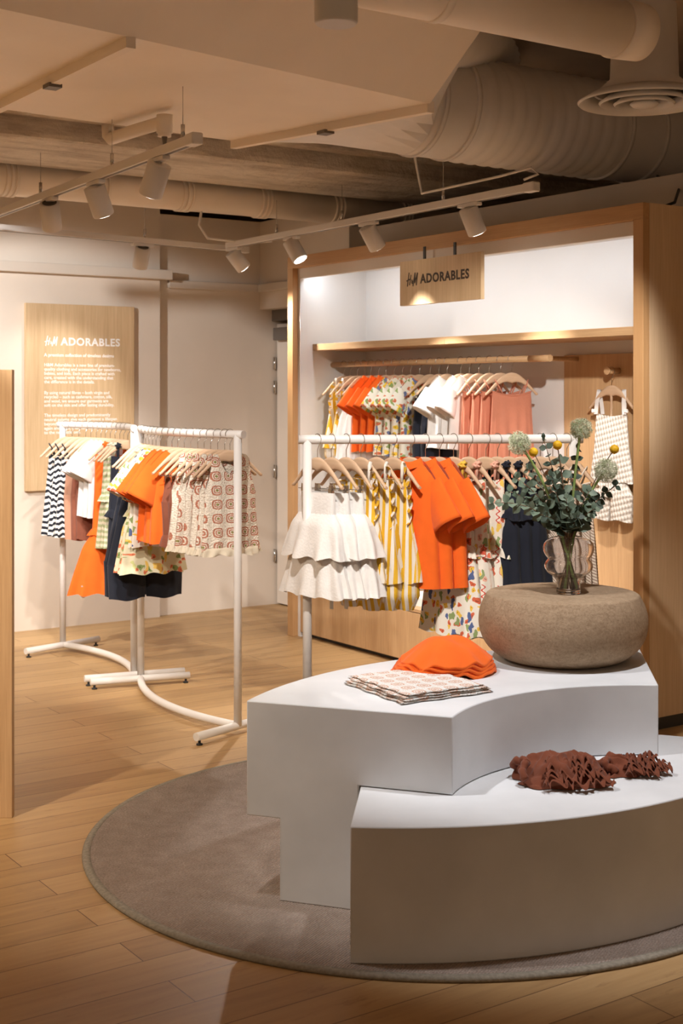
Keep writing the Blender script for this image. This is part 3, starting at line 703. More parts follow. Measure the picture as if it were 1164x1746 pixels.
def allium(px, py, dy, r, label):
    pts, e = stem_path(px, py, dy); o = thing('allium_flower', label, 'flower', (0, 0, 0), 0)
    o.location = pts[0]; sh = -pts[0]
    MB().tube([p_ + sh for p_ in pts], .0045, 8).build('stem', 'stem', o)
    mb = MB(); c = e + sh; rg = random.Random(int(px))
    for d in rand_dirs(170, rg):
        L_ = r * rg.uniform(.74, 1.04); a_ = d.orthogonal().normalized(); b_ = d.cross(a_)
        mb.tube([c + d * r * .25, c + d * L_ * .8], .0006, 3, False)
        for k in range(6):
            th = 2 * PI * k / 6 + rg.random(); w = a_ * math.cos(th) + b_ * math.sin(th); s_ = d.cross(w) * .0013; tip = c + d * L_ + w * .0095; bs_ = c + d * L_ * .80
            v = [mb.bm.verts.new(q) for q in (bs_ - s_, tip, bs_ + s_, bs_ + d * .002)]; mb.fill([v[0], v[1], v[2]]); mb.fill([v[0], v[3], v[1]]); mb.fill([v[1], v[3], v[2]])
    mb.build('bloom', 'allium', o)
allium(990, 731, .0, .042, 'tall pale green allium standing highest in the vase'); allium(885, 756, -.02, .044, 'pale green allium leaning left over the rack bar'); allium(1032, 802, -.02, .044, 'pale green allium leaning right in front of the knit set')
def billy(px, py, dy, label):
    pts, e = stem_path(px, py, dy); o = thing('billy_button', label, 'flower', pts[0]); sh = -pts[0]
    MB().tube([p_ + sh for p_ in pts], .0018, 6).build('stem', 'twig', o)
    mb = MB(); bmesh.ops.create_icosphere(mb.bm, subdivisions=4, radius=.0155, matrix=Matrix.Translation(e + sh))
    for v in mb.bm.verts:
        d = (v.co - e - sh).normalized(); v.co += d * (.0009 * math.sin(d.x * 40) * math.sin(d.y * 40) * math.sin(d.z * 40) * 2)
    for f in mb.bm.faces: f.smooth = True
    mb.build('bloom', 'billy', o)
billy(950, 759, -.03, 'yellow ball flower in the middle of the bouquet'); billy(1047, 766, .02, 'yellow ball flower above the right allium'); billy(909, 771, .03, 'yellow ball flower half hidden beside the left allium')
def leaf(mb, p, d, up_, L_, w, fold=.15):
    d = d.normalized(); s_ = d.cross(up_).normalized(); n_ = s_.cross(d)
    out = []
    N = 7; P = []
    for i in range(N):
        t_ = i / (N - 1); hw = w * math.sin(PI * min(.999, max(.02, t_ ** .85)))
        c = p + d * (L_ * t_) - n_ * (.12 * L_ * t_ * t_)
        P.append([c - s_ * hw + n_ * fold * hw, c, c + s_ * hw + n_ * fold * hw])
    mb.grid(P)
def euc(pxs, dy, label, m='euc', n=9, size=.021, big=1.0):
    (px, py) = pxs; pts, e = stem_path(px, py, dy); o = thing('eucalyptus_branch', label, 'branch', pts[0]); sh = -pts[0]
    MB().tube([p_ + sh for p_ in pts], [.0028 - .0016 * i / len(pts) for i in range(len(pts))], 6).build('stem', 'twig', o)
    mb = MB(); rg = random.Random(int(px * 7 + py)); up_pts = pts[7:]
    for i in range(n):
        t_ = (i + .8) / n; k = t_ * (len(up_pts) - 1); a_ = int(min(k, len(up_pts) - 2)); q = up_pts[a_].lerp(up_pts[a_ + 1], k - a_) + sh
        d = (up_pts[a_ + 1] - up_pts[a_]).normalized(); az = i * 1.6 + rg.random() * .5
        o1 = d.orthogonal().normalized(); o2 = d.cross(o1)
        for s_ in (0, PI):
            w = o1 * math.cos(az + s_) + o2 * math.sin(az + s_); L_ = size * 2.45 * (1.15 - .45 * t_) * rg.uniform(.8, 1.15) * big
            leaf(mb, q, w + d * .55 + Vector((0, 0, -.1)), Vector((rg.uniform(-.5, .5), -.8, rg.uniform(.2, .9))), L_, L_ * .44)
    leaf(mb, up_pts[-1] + sh, Vector((0, 0, 1)), Vector((0, -1, 0)), size * 1.4, size * .5)
    mb.build('foliage', m, o)
for args in [((838, 858), -.05, 'long grey-green eucalyptus branch reaching furthest left over the pouf', 'euc', 12, .017), ((868, 838), .02, 'grey-green eucalyptus branch left of the vase', 'euc', 10, .018),
             ((880, 815), -.03, 'short eucalyptus branch in the left cluster above the vase', 'euc', 10, .016), ((900, 800), .04, 'eucalyptus branch rising toward the left allium', 'euc', 10, .016),
             ((926, 748), .05, 'dark eucalyptus branch behind the left allium', 'euc2', 11, .015), ((938, 812), -.04, 'dark leafy branch under the middle ball flower', 'euc2', 9, .017),
             ((955, 786), .0, 'dark green eucalyptus branch in the centre of the bouquet', 'euc', 10, .018), ((985, 765), .03, 'thin dark branch along the tall allium stem', 'euc2', 9, .015),
             ((1004, 838), -.03, 'grey-green branch right of the tall allium stem', 'euc', 8, .018), ((1050, 828), .0, 'dark green branch bending right below the right allium', 'euc2', 11, .016),
             ((1012, 868), -.05, 'low eucalyptus branch drooping over the vase right side', 'euc', 6, .019), ((930, 880), -.05, 'low dark leafy sprig over the vase rim at left', 'euc2', 6, .014),
             ((965, 850), -.06, 'front grey-green eucalyptus sprig hanging low in the middle', 'euc', 8, .016), ((985, 880), -.05, 'short dark sprig at the vase mouth', 'euc2', 6, .015)]:
    euc(*args)

# ------------------------------------------------------------------ hats, folded tops, shorts on the podium
HB = Vector((.335, 4.44, .592))
for k in range(4):
    mb = MB(); P, UV = [], []; ph = .25 * k; H_ = .068 + .0; n = 120
    for i in range(26):
        t_ = i / 25
        r = (.172 - .003 * k) * t_ ** .9; z = .074 * (math.cos(min(1, t_) ** 1.15 * PI / 2) ** 1.15 if t_ < 1 else 0)
        row, ur = [], []
        for j in range(n):
            a_ = 2 * PI * j / n; rr_ = r * (1 + .012 * math.sin(5 * a_ + ph) * t_)
            wz = (.0062 * math.sin(8 * a_ + 1.0 + ph * .9) + .004 * math.sin(13 * a_ + 2 + ph)) * max(0, t_ - .5) * 2.0
            dent = .010 * math.exp(-((rr_ * math.cos(a_) - .02) ** 2 + (rr_ * math.sin(a_) + .05) ** 2) / .0014) * (1 if k == 3 else 0) + .005 * math.sin(rr_ * math.cos(a_) * 55 + 1) * (1 - t_)
            row.append((rr_ * math.cos(a_) * (1 + .012 * (3 - k)), rr_ * math.sin(a_) * .82, z + wz - dent + .0025)); ur.append((row[-1][0], row[-1][1] + row[-1][2]))
        P.append(row); UV.append(ur)
    # brim thickness: turned lip
    P.append([(x * .985, y * .985, z - .006) for x, y, z in P[-1]]); UV.append(UV[-1])
    P.append([(x * .93, y * .93, z - .001) for x, y, z in P[-1]]); UV.append(UV[-1])
    mb.grid(P, UV, True)
    o = mb.build('bucket_hat', 'c_orange', None, HB + Vector((.003 * k, 0, .009 + .0112 * k)), .3 + .12 * k)
    tag(o, ['bottom', 'second', 'third', 'top'][k] + ' orange bucket hat of the stack on the podium' + [', lying on the white top', ' from below', ' from below', ' with dented crown'][k], 'hat', 'orange bucket hats stacked on the podium')

def folded(k, base, rz, w, dp, th, mat, label):
    mb = MB(); nx, ny = 30, 28; P = []; rg = random.Random(40 + k); ph = rg.random() * 6
    def zt(u, v): return .0012 * math.sin(u * 9 + ph) * math.sin(v * 7 + ph) + .0005 * math.sin(u * 25 + v * 13)
    top, bot, uvt = [], [], []
    for i in range(nx + 1):
        a_, b_, c = [], [], []
        for j in range(ny + 1):
            u, v = i / nx - .5, j / ny - .5; e = min(1, (min(.5 - abs(u), .5 - abs(v))) * 22); rd = math.sqrt(max(0, 1 - (1 - e) ** 2))
            x, y = u * w + .004 * math.sin(v * 20 + ph), v * dp + .004 * math.sin(u * 18)
            a_.append((x, y, th * .5 + th * .5 * rd + zt(u, v) * e)); b_.append((x, y, th * .5 - th * .5 * rd)); c.append((x, y))
        top.append(a_); bot.append(b_); uvt.append(c)
    mb.grid(top, uvt); mb.grid(bot, uvt, flip=True); bmesh.ops.remove_doubles(mb.bm, verts=mb.bm.verts[:], dist=.0001)
    o = mb.build('folded_top', mat, None, base, rz); tag(o, label, 'folded shirt', 'folded crochet-print tops on the podium'); return o
FB = Vector((.236, 4.20, .592))
for k, (lb, off, r_, w_, d_) in enumerate([('bottom crochet-print folded top of the stack on the podium', (0, 0), 30, .335, .34), ('second crochet-print folded top from the bottom of the stack', (.0, .006), 31.5, .325, .335), ('third crochet-print folded top from the bottom of the stack', (-.004, .008), 29, .31, .335), ('topmost crochet-print folded top of the stack on the podium', (-.006, .012), 31, .285, .33)]):
    folded(k, FB + Vector((off[0], off[1], .0005 + .0060 * k)), math.radians(r_), w_, d_, .0062, 'p_crochet_pale', lb)

def ruffle(mb, path, h, amp, k, ph, lean, n=None):
    """gathered ribbon: path in 3D, height h, sideways wave growing towards the hem"""
    n = n or len(path); P, UV = [], []
    for r in range(7):
        t_ = r / 6; row, ur = [], []
        for i, q in enumerate(path):
            d = (path[min(i + 1, len(path) - 1)] - path[max(i - 1, 0)]).normalized(); s_ = d.cross(Vector((0, 0, 1))).normalized()
            w = math.sin(i * k + ph + .8 * math.sin(i * .13)) ; row.append(q + s_ * (lean * t_ + amp * t_ * w) + Vector((0, 0, h * t_ * (1 - .25 * abs(w))))); ur.append((i * .004, t_ * h))
        P.append(row); UV.append(ur)
    mb.grid(P, UV)
def bloomers(name, loc, rz, label, w, dp, ht, seed):
    o = thing(name, label, 'shorts', loc, rz, 'brown ruffled shorts on the low podium tier'); rg = random.Random(seed)
    mb = MB(); nx, ny = 90, 60; P, UV = [], []
    ph = [rg.random() * 6 for _ in range(8)]
    for i in range(nx + 1):
        row, ur = [], []
        for j in range(ny + 1):
            u, v = i / nx * 2 - 1, j / ny * 2 - 1; e = math.sqrt(max(0, 1 - abs(u) ** 2.6))
            x = u * w / 2 + .010 * math.sin(v * 5 + ph[5]); y = v * dp / 2 * (.45 + .55 * e) + .008 * math.sin(u * 9 + ph[6])
            edge = max(abs(u) ** 4, abs(v) ** 3.2); k = 1 - edge
            h = ht * k * (.60 + .28 * math.sin(u * 2.3 + ph[0]) + .26 * v + .12 * math.sin(u * 5 + v * 2 + ph[1]))
            h += ht * .085 * abs(math.sin(u * 11 + v * 4 + ph[2])) * k - ht * .10 * abs(math.sin(u * 6 - v * 5 + ph[3])) * k
            h += ht * .03 * math.sin(u * 70 + 2 * math.sin(v * 3)) * k * max(0, v)
            row.append((x, y, max(.0005, h + .0015))); ur.append((x, y))
        P.append(row); UV.append(ur)
    mb.grid(P, UV); mb.build('body', 'c_rust', o)
    # rolled waist opening at the left end
    mb = MB(); mb.tube([(-w * .46 + .012 * math.sin(t_ * 9 + seed), dp * (.34 - .62 * t_), ht * (.30 + .42 * math.sin(t_ * PI)) + .004 * math.sin(t_ * 30)) for t_ in np.linspace(0, 1, 26)], [.011 + .002 * math.sin(k * 1.9) for k in range(26)], 10); mb.build('waistband', 'c_rust', o)
    for q in range(5):
        mb = MB(); L_ = w * (.80 - .08 * q); yy = -dp * (.50 - .115 * q); x0 = -w * .36 + q * .010; P, UV = [], []; N = 150; fr = .30 + .05 * q
        for r in range(9):
            t_ = r / 8; row, ur = [], []
            for i in range(N):
                sw = math.sin(i * fr + q * 1.3 + .9 * math.sin(i * .11 + q)); c2 = math.cos(i * fr * .5 + q)
                x = x0 + L_ * i / N + .006 * t_ * c2; y = yy + .012 * math.sin(i * .06 + q * 1.7) - .030 * t_ + .011 * t_ * sw; z = .002 + ht * (.10 + .15 * q) * (1 - .25 * t_) + .020 * math.sin(t_ * PI * .75) + .009 * t_ * sw + .002 * math.sin(i * .21)
                row.append((x, y, max(.001, z))); ur.append((i * .004, t_ * .04))
            P.append(row); UV.append(ur)
        mb.grid(P, UV); mb.build('ruffle', 'c_rust', o)
    return o
bloomers('ruffled_shorts', pz(960, 1330, .371), .16, 'left pair of brown ruffled shorts, with gathered waist and frills', .27, .20, .082, 3)
bloomers('ruffled_shorts', pz(1078, 1314, .371), .38, 'right pair of brown ruffled shorts, lying behind the first', .20, .13, .050, 11)

# ------------------------------------------------------------------ clothes racks
def arcpath(P, Q, sag, n=24):
    P, Q = Vector(P), Vector(Q); d = Q - P; s_ = Vector((-d.y, d.x, 0)).normalized()
    return [P + d * (i / n) + s_ * sag * 4 * (i / n) * (1 - i / n) for i in range(n + 1)]
BZ = 1.322; RR = .018
def rack(P, Q, sag, label, feet, name='clothes_rack', ext=.035):
    P, Q = Vector(P), Vector(Q); o = thing(name, label, 'clothes rack', ((P.x + Q.x) / 2, (P.y + Q.y) / 2, 0)); sh = -Vector(o.location); ph = arcpath(P, Q, sag)
    d0 = (ph[0] - ph[1]).normalized() * ext; d1 = (ph[-1] - ph[-2]).normalized() * ext
    MB().tube([p_ + sh + Vector((0, 0, BZ)) for p_ in [ph[0] + d0] + ph + [ph[-1] + d1]], RR, 20).build('hanging_bar', 'white', o)
    MB().tube([p_ + sh + Vector((0, 0, .038)) for p_ in ph], RR, 18).build('base_bar', 'white', o)
    for e in (P, Q): MB().tube([e + sh + Vector((0, 0, .038)), e + sh + Vector((0, 0, BZ))], RR, 18).build('post', 'white', o)
    for f0, f1 in feet:
        f0, f1 = Vector((*f0, 0)), Vector((*f1, 0)); ft = MB().tube([f0 + sh + Vector((0, 0, .038)), f1 + sh + Vector((0, 0, .038))], RR, 18).build('foot', 'white', o)
        for q in (.04, .96): c = f0.lerp(f1, q) + sh; MB().tube([c + Vector((0, 0, 0)), c + Vector((0, 0, .006)), c + Vector((0, 0, .0075)), c + Vector((0, 0, .022))], [.014, .014, .006, .006], 10).build('levelling_pad', 'black', ft)
    return ph
R1 = rack((-1.627, 7.945, 0), (-1.085, 7.115, 0), .10, 'white curved clothes rack standing farthest left by the wall', [((-1.795, 7.735), (-1.45, 8.13)), ((-1.32, 6.99), (-.83, 7.19))])
R2 = rack((-1.035, 7.02, 0), (-.457, 6.0, 0), -.12, 'white curved clothes rack left of the podium with crochet vests', [((-1.275, 6.91), (-.79, 7.08)), ((-.62, 5.80), (-.29, 6.21))])
FRA, FRB = Vector((-.134, 5.33, 0)), Vector((.925, 5.42, 0))
R3 = rack(FRA, FRB, .0, 'white clothes rack directly behind the podium and vase', [((-.14, 5.10), (-.13, 5.56)), ((.93, 5.19), (.92, 5.65))])
# tall signholder ribbon tied at the junction
def ribbon():
    mb = MB(); q = (Vector(R1[-1]) + Vector(R2[0])) / 2 + Vector((0, 0, BZ)); P, UV = [], []
    for i in range(10):
        w = .012 + .02 * i / 9; x = math.cos(.5) * w; y = math.sin(.5) * w; c = q + Vector((.004 * i / 3, -.025, .0 - .011 * i)); P.append([c - Vector((x, y, 0)), c + Vector((0, -.006 * math.sin(i), 0)), c + Vector((x, y, 0))])
    mb.grid(P); return tag(mb.build('white_ribbon', 'c_white'), 'white ribbon tied where the two left racks meet', 'ribbon')
ribbon()

# hanger mesh, shared
def hanger_meshes():
    mb = MB(); xs = np.linspace(-.155, .155, 37); P = []
    for x in xs:
        a_ = abs(x) / .155; top = -.070 - .118 * (a_ ** 1.35) - .018 * math.exp(-((a_ - 1) / .12) ** 2) * 0 + .0; top = -.068 - .112 * (1 - math.cos(min(1, a_ * 1.02) * PI * .62)) / (1 - math.cos(PI * .632))
        h = .042 * (1 - a_) ** 1.6 + .017; h *= (1 if a_ < .97 else .7); th = .0072
        row = []
        for k in range(10):
            an = 2 * PI * k / 10; row.append((x, th * math.cos(an), top - h / 2 + h / 2 * math.sin(an)))
        P.append(row)
    vs = mb.grid(P, None, True); mb.fill(vs[0]); mb.fill(vs[-1])
    o = mb.build('tmp', 'hanger'); body = o.data; bpy.data.objects.remove(o)
    mb = MB(); pts = [(0, 0, -.075), (0, 0, -.040), (.006, 0, -.030)] + [(.0225 * math.cos(a_), 0, .0225 * math.sin(a_)) for a_ in np.linspace(-1.0, PI + .35, 16)]
    mb.tube(pts, .0016, 6); o = mb.build('tmp', 'steel'); hook = o.data; bpy.data.objects.remove(o)
    mb = MB(); mb.tube([(-.12, 0, -.195), (.12, 0, -.195)], .0017, 6); mb.tube([(-.10, 0, -.175), (-.10, 0, -.195)], .0017, 6); mb.tube([(.10, 0, -.175), (.10, 0, -.195)], .0017, 6)
    o = mb.build('tmp', 'steel'); bar = o.data; bpy.data.objects.remove(o)
    mb = MB(); mb.box(-.011, .011, -.008, .008, -.222, -.188, .002); o = mb.build('tmp', 'steel'); clip = o.data; bpy.data.objects.remove(o)
    for me, n in ((body, 'hanger_arms'), (hook, 'hanger_hook'), (bar, 'clip_bar'), (clip, 'clip')): me.name = n
    return body, hook, bar, clip
HB_, HK_, BR_, CP_ = hanger_meshes()
def child(name, me, p, loc=(0, 0, 0)):
    o = bpy.data.objects.new(name, me); COL.objects.link(o); o.parent = p; o.location = loc; return o
def hanger(loc, rz, label, group, clips=0, s=1.0):
    o = thing('clothes_hanger', label, 'hanger', loc, rz, group); child('arms', HB_, o); child('hook', HK_, o)
    if clips:
        child('clip_bar', BR_, o); child('clip', CP_, o, (-clips, 0, 0)); child('clip', CP_, o, (clips, 0, 0))
    o.scale = (s, 1, s) if s != 1 else (1, 1, 1); return o

def HT(x): return -.068 - .112 * (1 - math.cos(min(1, min(.155, abs(x)) / .155 * 1.02) * PI * .62)) / (1 - math.cos(PI * .632))
# ---- garment shells
UVO = [0.0, 0.0]
def shell(mb, prof, zt, zb, nu=56, nv=22, fold=0.0, k=9, ph=0.0, rip=0.0, cx=0.0, sw=0.0, tubefold=True):
    """prof: [(v, halfwidth, halfthickness)], zt/zb: functions of (x, side) or numbers"""
    vs_, hs_, ts_ = zip(*prof); P, UV = [], []
    for i in range(nv + 1):
        v = i / nv; hw = float(np.interp(v, vs_, hs_)); ty = float(np.interp(v, vs_, ts_)); row, ur = [], []
        for j in range(nu):
            a_ = 2 * PI * j / nu; c, s_ = math.cos(a_), math.sin(a_)
            m = 1 + fold * v * math.sin(k * a_ + ph + .7 * math.sin(2 * a_))
            x0 = hw * c; top = zt(x0, s_) if callable(zt) else zt; bot = zb(x0, s_) if callable(zb) else zb
            z = top + (bot - top) * v
            yo = rip * v * math.sin(x0 * 95 + ph + 2 * v) + rip * .5 * v * math.sin(x0 * 47 + ph * 2) * (1 if s_ > 0 else -1)
            yy = ty * math.copysign(abs(s_) ** .8, s_) * m + yo; xx = cx + x0 * (1 + .35 * (m - 1)) + sw * v
            row.append((xx, yy, z)); ur.append((x0 + (yy * .6) + (1.3 if s_ < 0 else 0) + UVO[0], z + UVO[1]))
        P.append(row); UV.append(ur)
    mb.grid(P, UV, True); return mb
def tier(mb, hw0, hw1, t0, t1, z0, z1, seed, k=11, cx=0.0, hem=.006):
    r_ = random.Random(seed); ph = r_.random() * 6
    shell(mb, [(0, hw0, t0), (.25, hw0 * .55 + hw1 * .45, t0 * .5 + t1 * .5), (1, hw1, t1)], z0, lambda x, s_: z1 + hem * math.sin(x * 60 + ph), 84, 14, .16, k, ph, .004, cx)
def strap(mb, pts, r=.004, w=None): mb.tube(pts, r, 6)
def sleeve(side, root, L_, a0, a1, b0, b1, dirx, seed, ph=0):
    mb = MB(); P, UV = [], []; d = Vector((side * dirx, 0, -math.sqrt(1 - dirx * dirx))); n_ = Vector((side * -d.z * side, 0, d.x * side * side)); n_ = Vector((-d.z, 0, d.x)).normalized()
    for i in range(12):
        t_ = i / 11; c = Vector(root) + d * L_ * t_; a_ = a0 + (a1 - a0) * t_; b_ = b0 + (b1 - b0) * t_; row, ur = [], []
        for j in range(32):
            th = 2 * PI * j / 32; q = c + n_ * a_ * math.cos(th) + Vector((0, 1, 0)) * (b_ * math.sin(th) * (1 + .12 * math.sin(4 * th + ph) * t_)); row.append(q); ur.append((q.x, q.z))
        P.append(row); UV.append(ur)
    # turned hem
    P.append([c + (q - c) * .93 - d * .0 for q in P[-1]]); UV.append(UV[-1])
    P.append([c + (q - c) * .90 - d * .03 for q in P[-2]]); UV.append(UV[-1])
    mb.grid(P, UV, True); return mb
def shoulder(neck, drop, dip, z0, hw):
    e = HT(neck) + .010
    def f(x, s_):
        a_ = abs(x)
        if a_ < neck: return e - dip * (1 - (a_ / neck) ** 2) * (1 if s_ < 0 else .3)
        return HT(a_) + .010
    return f
GN = [0]
def G(name, label, cat, loc, rz, group): GN[0] += 1; return thing(name, label, cat, loc, rz, group)
def g_tee(o, mat, hw=.135, L_=.36, z0=-.085, collar=False, long=0, th=.022, sl=.105, seed=0, hemmat=None):
    ph = seed * 1.7; f = shoulder(.062, .075, .03, z0, hw)
    shell(MB(), [(0, hw, .011), (.12, hw * .98, max(.015, th * .8)), (.5, hw * .97, th), (1, hw * 1.05, th * 1.15)], f, lambda x, s_: z0 - L_ + .006 * math.sin(x * 30 + ph), 60, 24, .10, 5, ph, .004).build('body', mat, o)
    for s_ in (-1, 1): sleeve(s_, (s_ * (hw - .030), 0, -.168), sl + .03, .052, .074, .013, .034, .50, seed, ph).build('sleeve', mat, o)
    if collar:
        mb = MB(); P, UV = [], []
        for i in range(5):
            t_ = i / 4; P.append([((.056 + .014 * t_) * math.cos(a_), (.016 + .014 * t_) * math.sin(a_), z0 + .014 - .012 * t_ * t_ - .03 * (1 if math.sin(a_) < 0 else 0) * (.5 + .5 * math.cos(2 * a_ + PI)) * .6 - .018 * t_) for a_ in np.linspace(0, 2 * PI, 33)[:-1]]); UV.append([(q[0], q[2]) for q in P[-1]])
        mb.grid(P, UV, True); mb.build('collar', mat, o)
    else:
        mb = MB(); mb.tube([(.060 * math.cos(a_), .013 * math.sin(a_), HT(.062) + .010 - .03 * (1 - math.cos(a_) ** 2) * (1 if math.sin(a_) < 0 else .2)) for a_ in np.linspace(0, 2 * PI, 25)], .003, 6, False); mb.build('neckband', mat, o)
def g_skirt(o, mat, hw=.10, L_=.40, z0=-.205, seed=0, w1=.19):
    shell(MB(), [(0, hw, .020), (1, hw * 1.08, .030)], z0, z0 - .085, 90, 8, .03, 28, seed).build('waistband', mat, o)
    mb = MB(); tier(mb, hw * 1.06, w1 * .95, .028, .085, z0 - .08, z0 - .25, seed + 1, 10); mb.build('upper_tier', mat, o)
    mb = MB(); tier(mb, hw * 1.2, w1, .035, .075, z0 - .20, z0 - L_, seed + 2, 12); mb.build('lower_tier', mat, o)
    for s_ in (-1, 1): child('clip_tab', CP_, o, (s_ * .085, 0, .012)).scale = (.8, .8, 1)
def g_tag(o, x, z, m='plastic'):
    MB().box(x - .010, x + .010, -.045, -.041, z - .055, z, .002).build('price_tag', 'paper', o)
    MB().lathe([(0, -.0), (.009, .002), (.011, .009), (.007, .016), (0, .018)], 14, (x, -.043, z)).build('security_button', 'plastic', o)
def g_romper(o, mat, seed=0, L_=.55):
    z0 = -.155; ph = seed * 2.1
    shell(MB(), [(0, .100, .016), (.3, .098, .026), (.55, .118, .038), (1, .150, .050)], z0, lambda x, s_: z0 - L_ * .72 - .02 * (1 - (x / .14) ** 2), 72, 20, .12, 7, ph, .006).build('body', mat, o)
    for s_ in (-1, 1):
        shell(MB(), [(0, .068, .040), (.6, .066, .046), (1, .040, .026)], z0 - L_ * .66, z0 - L_ * .92, 48, 10, .12, 6, ph, .003, cx=s_ * .068).build('leg', mat, o)
        mb = MB(); path = [Vector((s_ * (.062 + .016 * math.sin(t_ * PI)), -.006 + .012 * t_, -.095 - .24 * t_)) for t_ in np.linspace(0, 1, 40)]
        P, UV = [], []
        for r in range(5):
            q = r / 4; P.append([p_ + Vector((s_ * (.045 * q * (.6 + .4 * math.sin(i * .05))), -.020 * q + .012 * q * math.sin(i * .8 + ph), .010 * math.sin(i * .8 + ph + 1) * q)) for i, p_ in enumerate(path)]); UV.append([(i * .008, q * .045) for i in range(len(path))])
        mb.grid(P, UV); mb.build('shoulder_ruffle', mat, o)
        MB().tube([(s_ * .06, 0, -.088), (s_ * .064, -.010, -.10), (s_ * .066, -.014, -.165)], .007, 8).build('strap', mat, o)
def g_dress(o, mat, seed=0, L_=.60, w1=.17, z0=-.16, hw=.095, straps='ruffle', split=.45, mat2=None):
    ph = seed * 1.3
    shell(MB(), [(0, hw, .014), (.5, hw * 1.03, .026), (1, hw * 1.12, .034)], lambda x, s_: z0 - .006 * math.cos(x * 30), z0 - L_ * split, 72, 16, .07, 14, ph, .004).build('bodice', mat, o)
    mb = MB(); tier(mb, hw * 1.05, hw * 1.35, .032, .048, z0 - L_ * split + .02, z0 - L_ * split - .025, seed + 5, 14); mb.build('frill', mat, o)
    mb = MB(); tier(mb, hw * 1.08, w1, .034, .072, z0 - L_ * split, z0 - L_, seed + 1, 9); mb.build('skirt', mat2 or mat, o)
    for s_ in (-1, 1):
        MB().tube([(s_ * .055, .012, z0 + .002), (s_ * .057, .008, -.095), (s_ * .058, 0, -.086), (s_ * .057, -.008, -.095), (s_ * .058, -.012, z0 + .002)], .006, 6).build('strap', mat, o)
        if straps == 'ruffle':
            mb = MB(); bmesh.ops.create_icosphere(mb.bm, subdivisions=3, radius=.016, matrix=Matrix.Translation((s_ * .058, -.01, -.10)))
            for v in mb.bm.verts: v.co += Vector((.006 * math.sin(v.co.z * 400), .004 * math.sin(v.co.x * 500), 0))
            for f in mb.bm.faces: f.smooth = True
            mb.build('strap_bow', mat, o)
def g_cami(o, mat, seed=0, L_=.42, hw=.115, w1=.15, z0=-.17, sm=None):
    ph = seed * 1.9
    shell(MB(), [(0, hw, .018), (.5, (hw + w1) / 2, .03), (1, w1, .042)], lambda x, s_: z0 - .022 * (1 - (x / hw) ** 2), lambda x, s_: z0 - L_ + .004 * math.sin(x * 50 + ph), 96, 20, .22, 13, ph, .006).build('body', mat, o)
    MB().tube([(hw * math.cos(a_) * 1.01, .019 * math.sin(a_), z0 - .022 * (1 - math.cos(a_) ** 2) + .001) for a_ in np.linspace(0, 2 * PI, 41)], .004, 6, False).build('neck_binding', sm or mat, o)
    for s_ in (-1, 1): MB().tube([(s_ * .06, .014, z0 - .014), (s_ * .085, .009, z0 + .035), (s_ * .10, 0, -.108), (s_ * .085, -.009, z0 + .035), (s_ * .06, -.014, z0 - .014)], .0042, 6).build('strap', sm or mat, o)
def g_shorts(o, mat, seed=0, L_=.30, hw=.12, z0=-.205, cuff=None, w1=.15, clips=True, rise=.45, lw=.46):
    ph = seed
    shell(MB(), [(0, hw, .018), (.3, hw * 1.06, .026), (1, w1 * .98, .036)], z0, z0 - L_ * rise, 64, 10, .06, 9, ph, .003).build('waist', mat, o)
    MB().tube([(hw * math.cos(a_) * 1.01, .019 * math.sin(a_), z0 - .006) for a_ in np.linspace(0, 2 * PI, 41)], .006, 6, False).build('waistband', mat, o)
    for s_ in (-1, 1):
        shell(MB(), [(0, w1 * .50, .035), (1, w1 * (lw if cuff is None else .42), .036)], z0 - L_ * rise + .012, lambda x, s2: z0 - L_ + .006 * math.sin(x * 40 + ph), 48, 14, .08, 7, ph, .004, cx=s_ * w1 * .49).build('leg', mat, o)
        if cuff is not None:
            mb = MB(); tier(mb, w1 * .42, w1 * .56, .036, .05, z0 - L_ + .012, z0 - L_ - .045, seed + 3, 10, cx=s_ * w1 * .49); mb.build('ruffled_cuff', mat, o)
    if clips:
        for s_ in (-1, 1): child('clip_tab', CP_, o, (s_ * .085, 0, .012)).scale = (.8, .8, 1)
def g_vest(o, mat, seed=0, L_=.42, hw=.125, z0=-.09):
    ph = seed * 1.1
    def top(x, s_):
        a_ = abs(x)
        if a_ < .064: return HT(.064) + .010 - .095 * (1 - (a_ / .064) ** 2) * (1 if s_ < 0 else .5)
        if a_ < .092: return HT(a_) + .010
        return HT(.092) + .010 - .15 * ((a_ - .092) / max(.001, hw - .092)) ** .5
    shell(MB(), [(0, hw, .011), (.25, hw * .98, .022), (1, hw * 1.14, .032)], top, lambda x, s_: z0 - L_ + .008 * math.sin(x * 70 + ph), 96, 26, .06, 5, ph, .004).build('body', mat, o)
    mb = MB(); tier(mb, hw * 1.12, hw * 1.2, .034, .042, z0 - L_ + .012, z0 - L_ - .022, seed, 16); mb.build('hem_edging', 'c_cream', o)

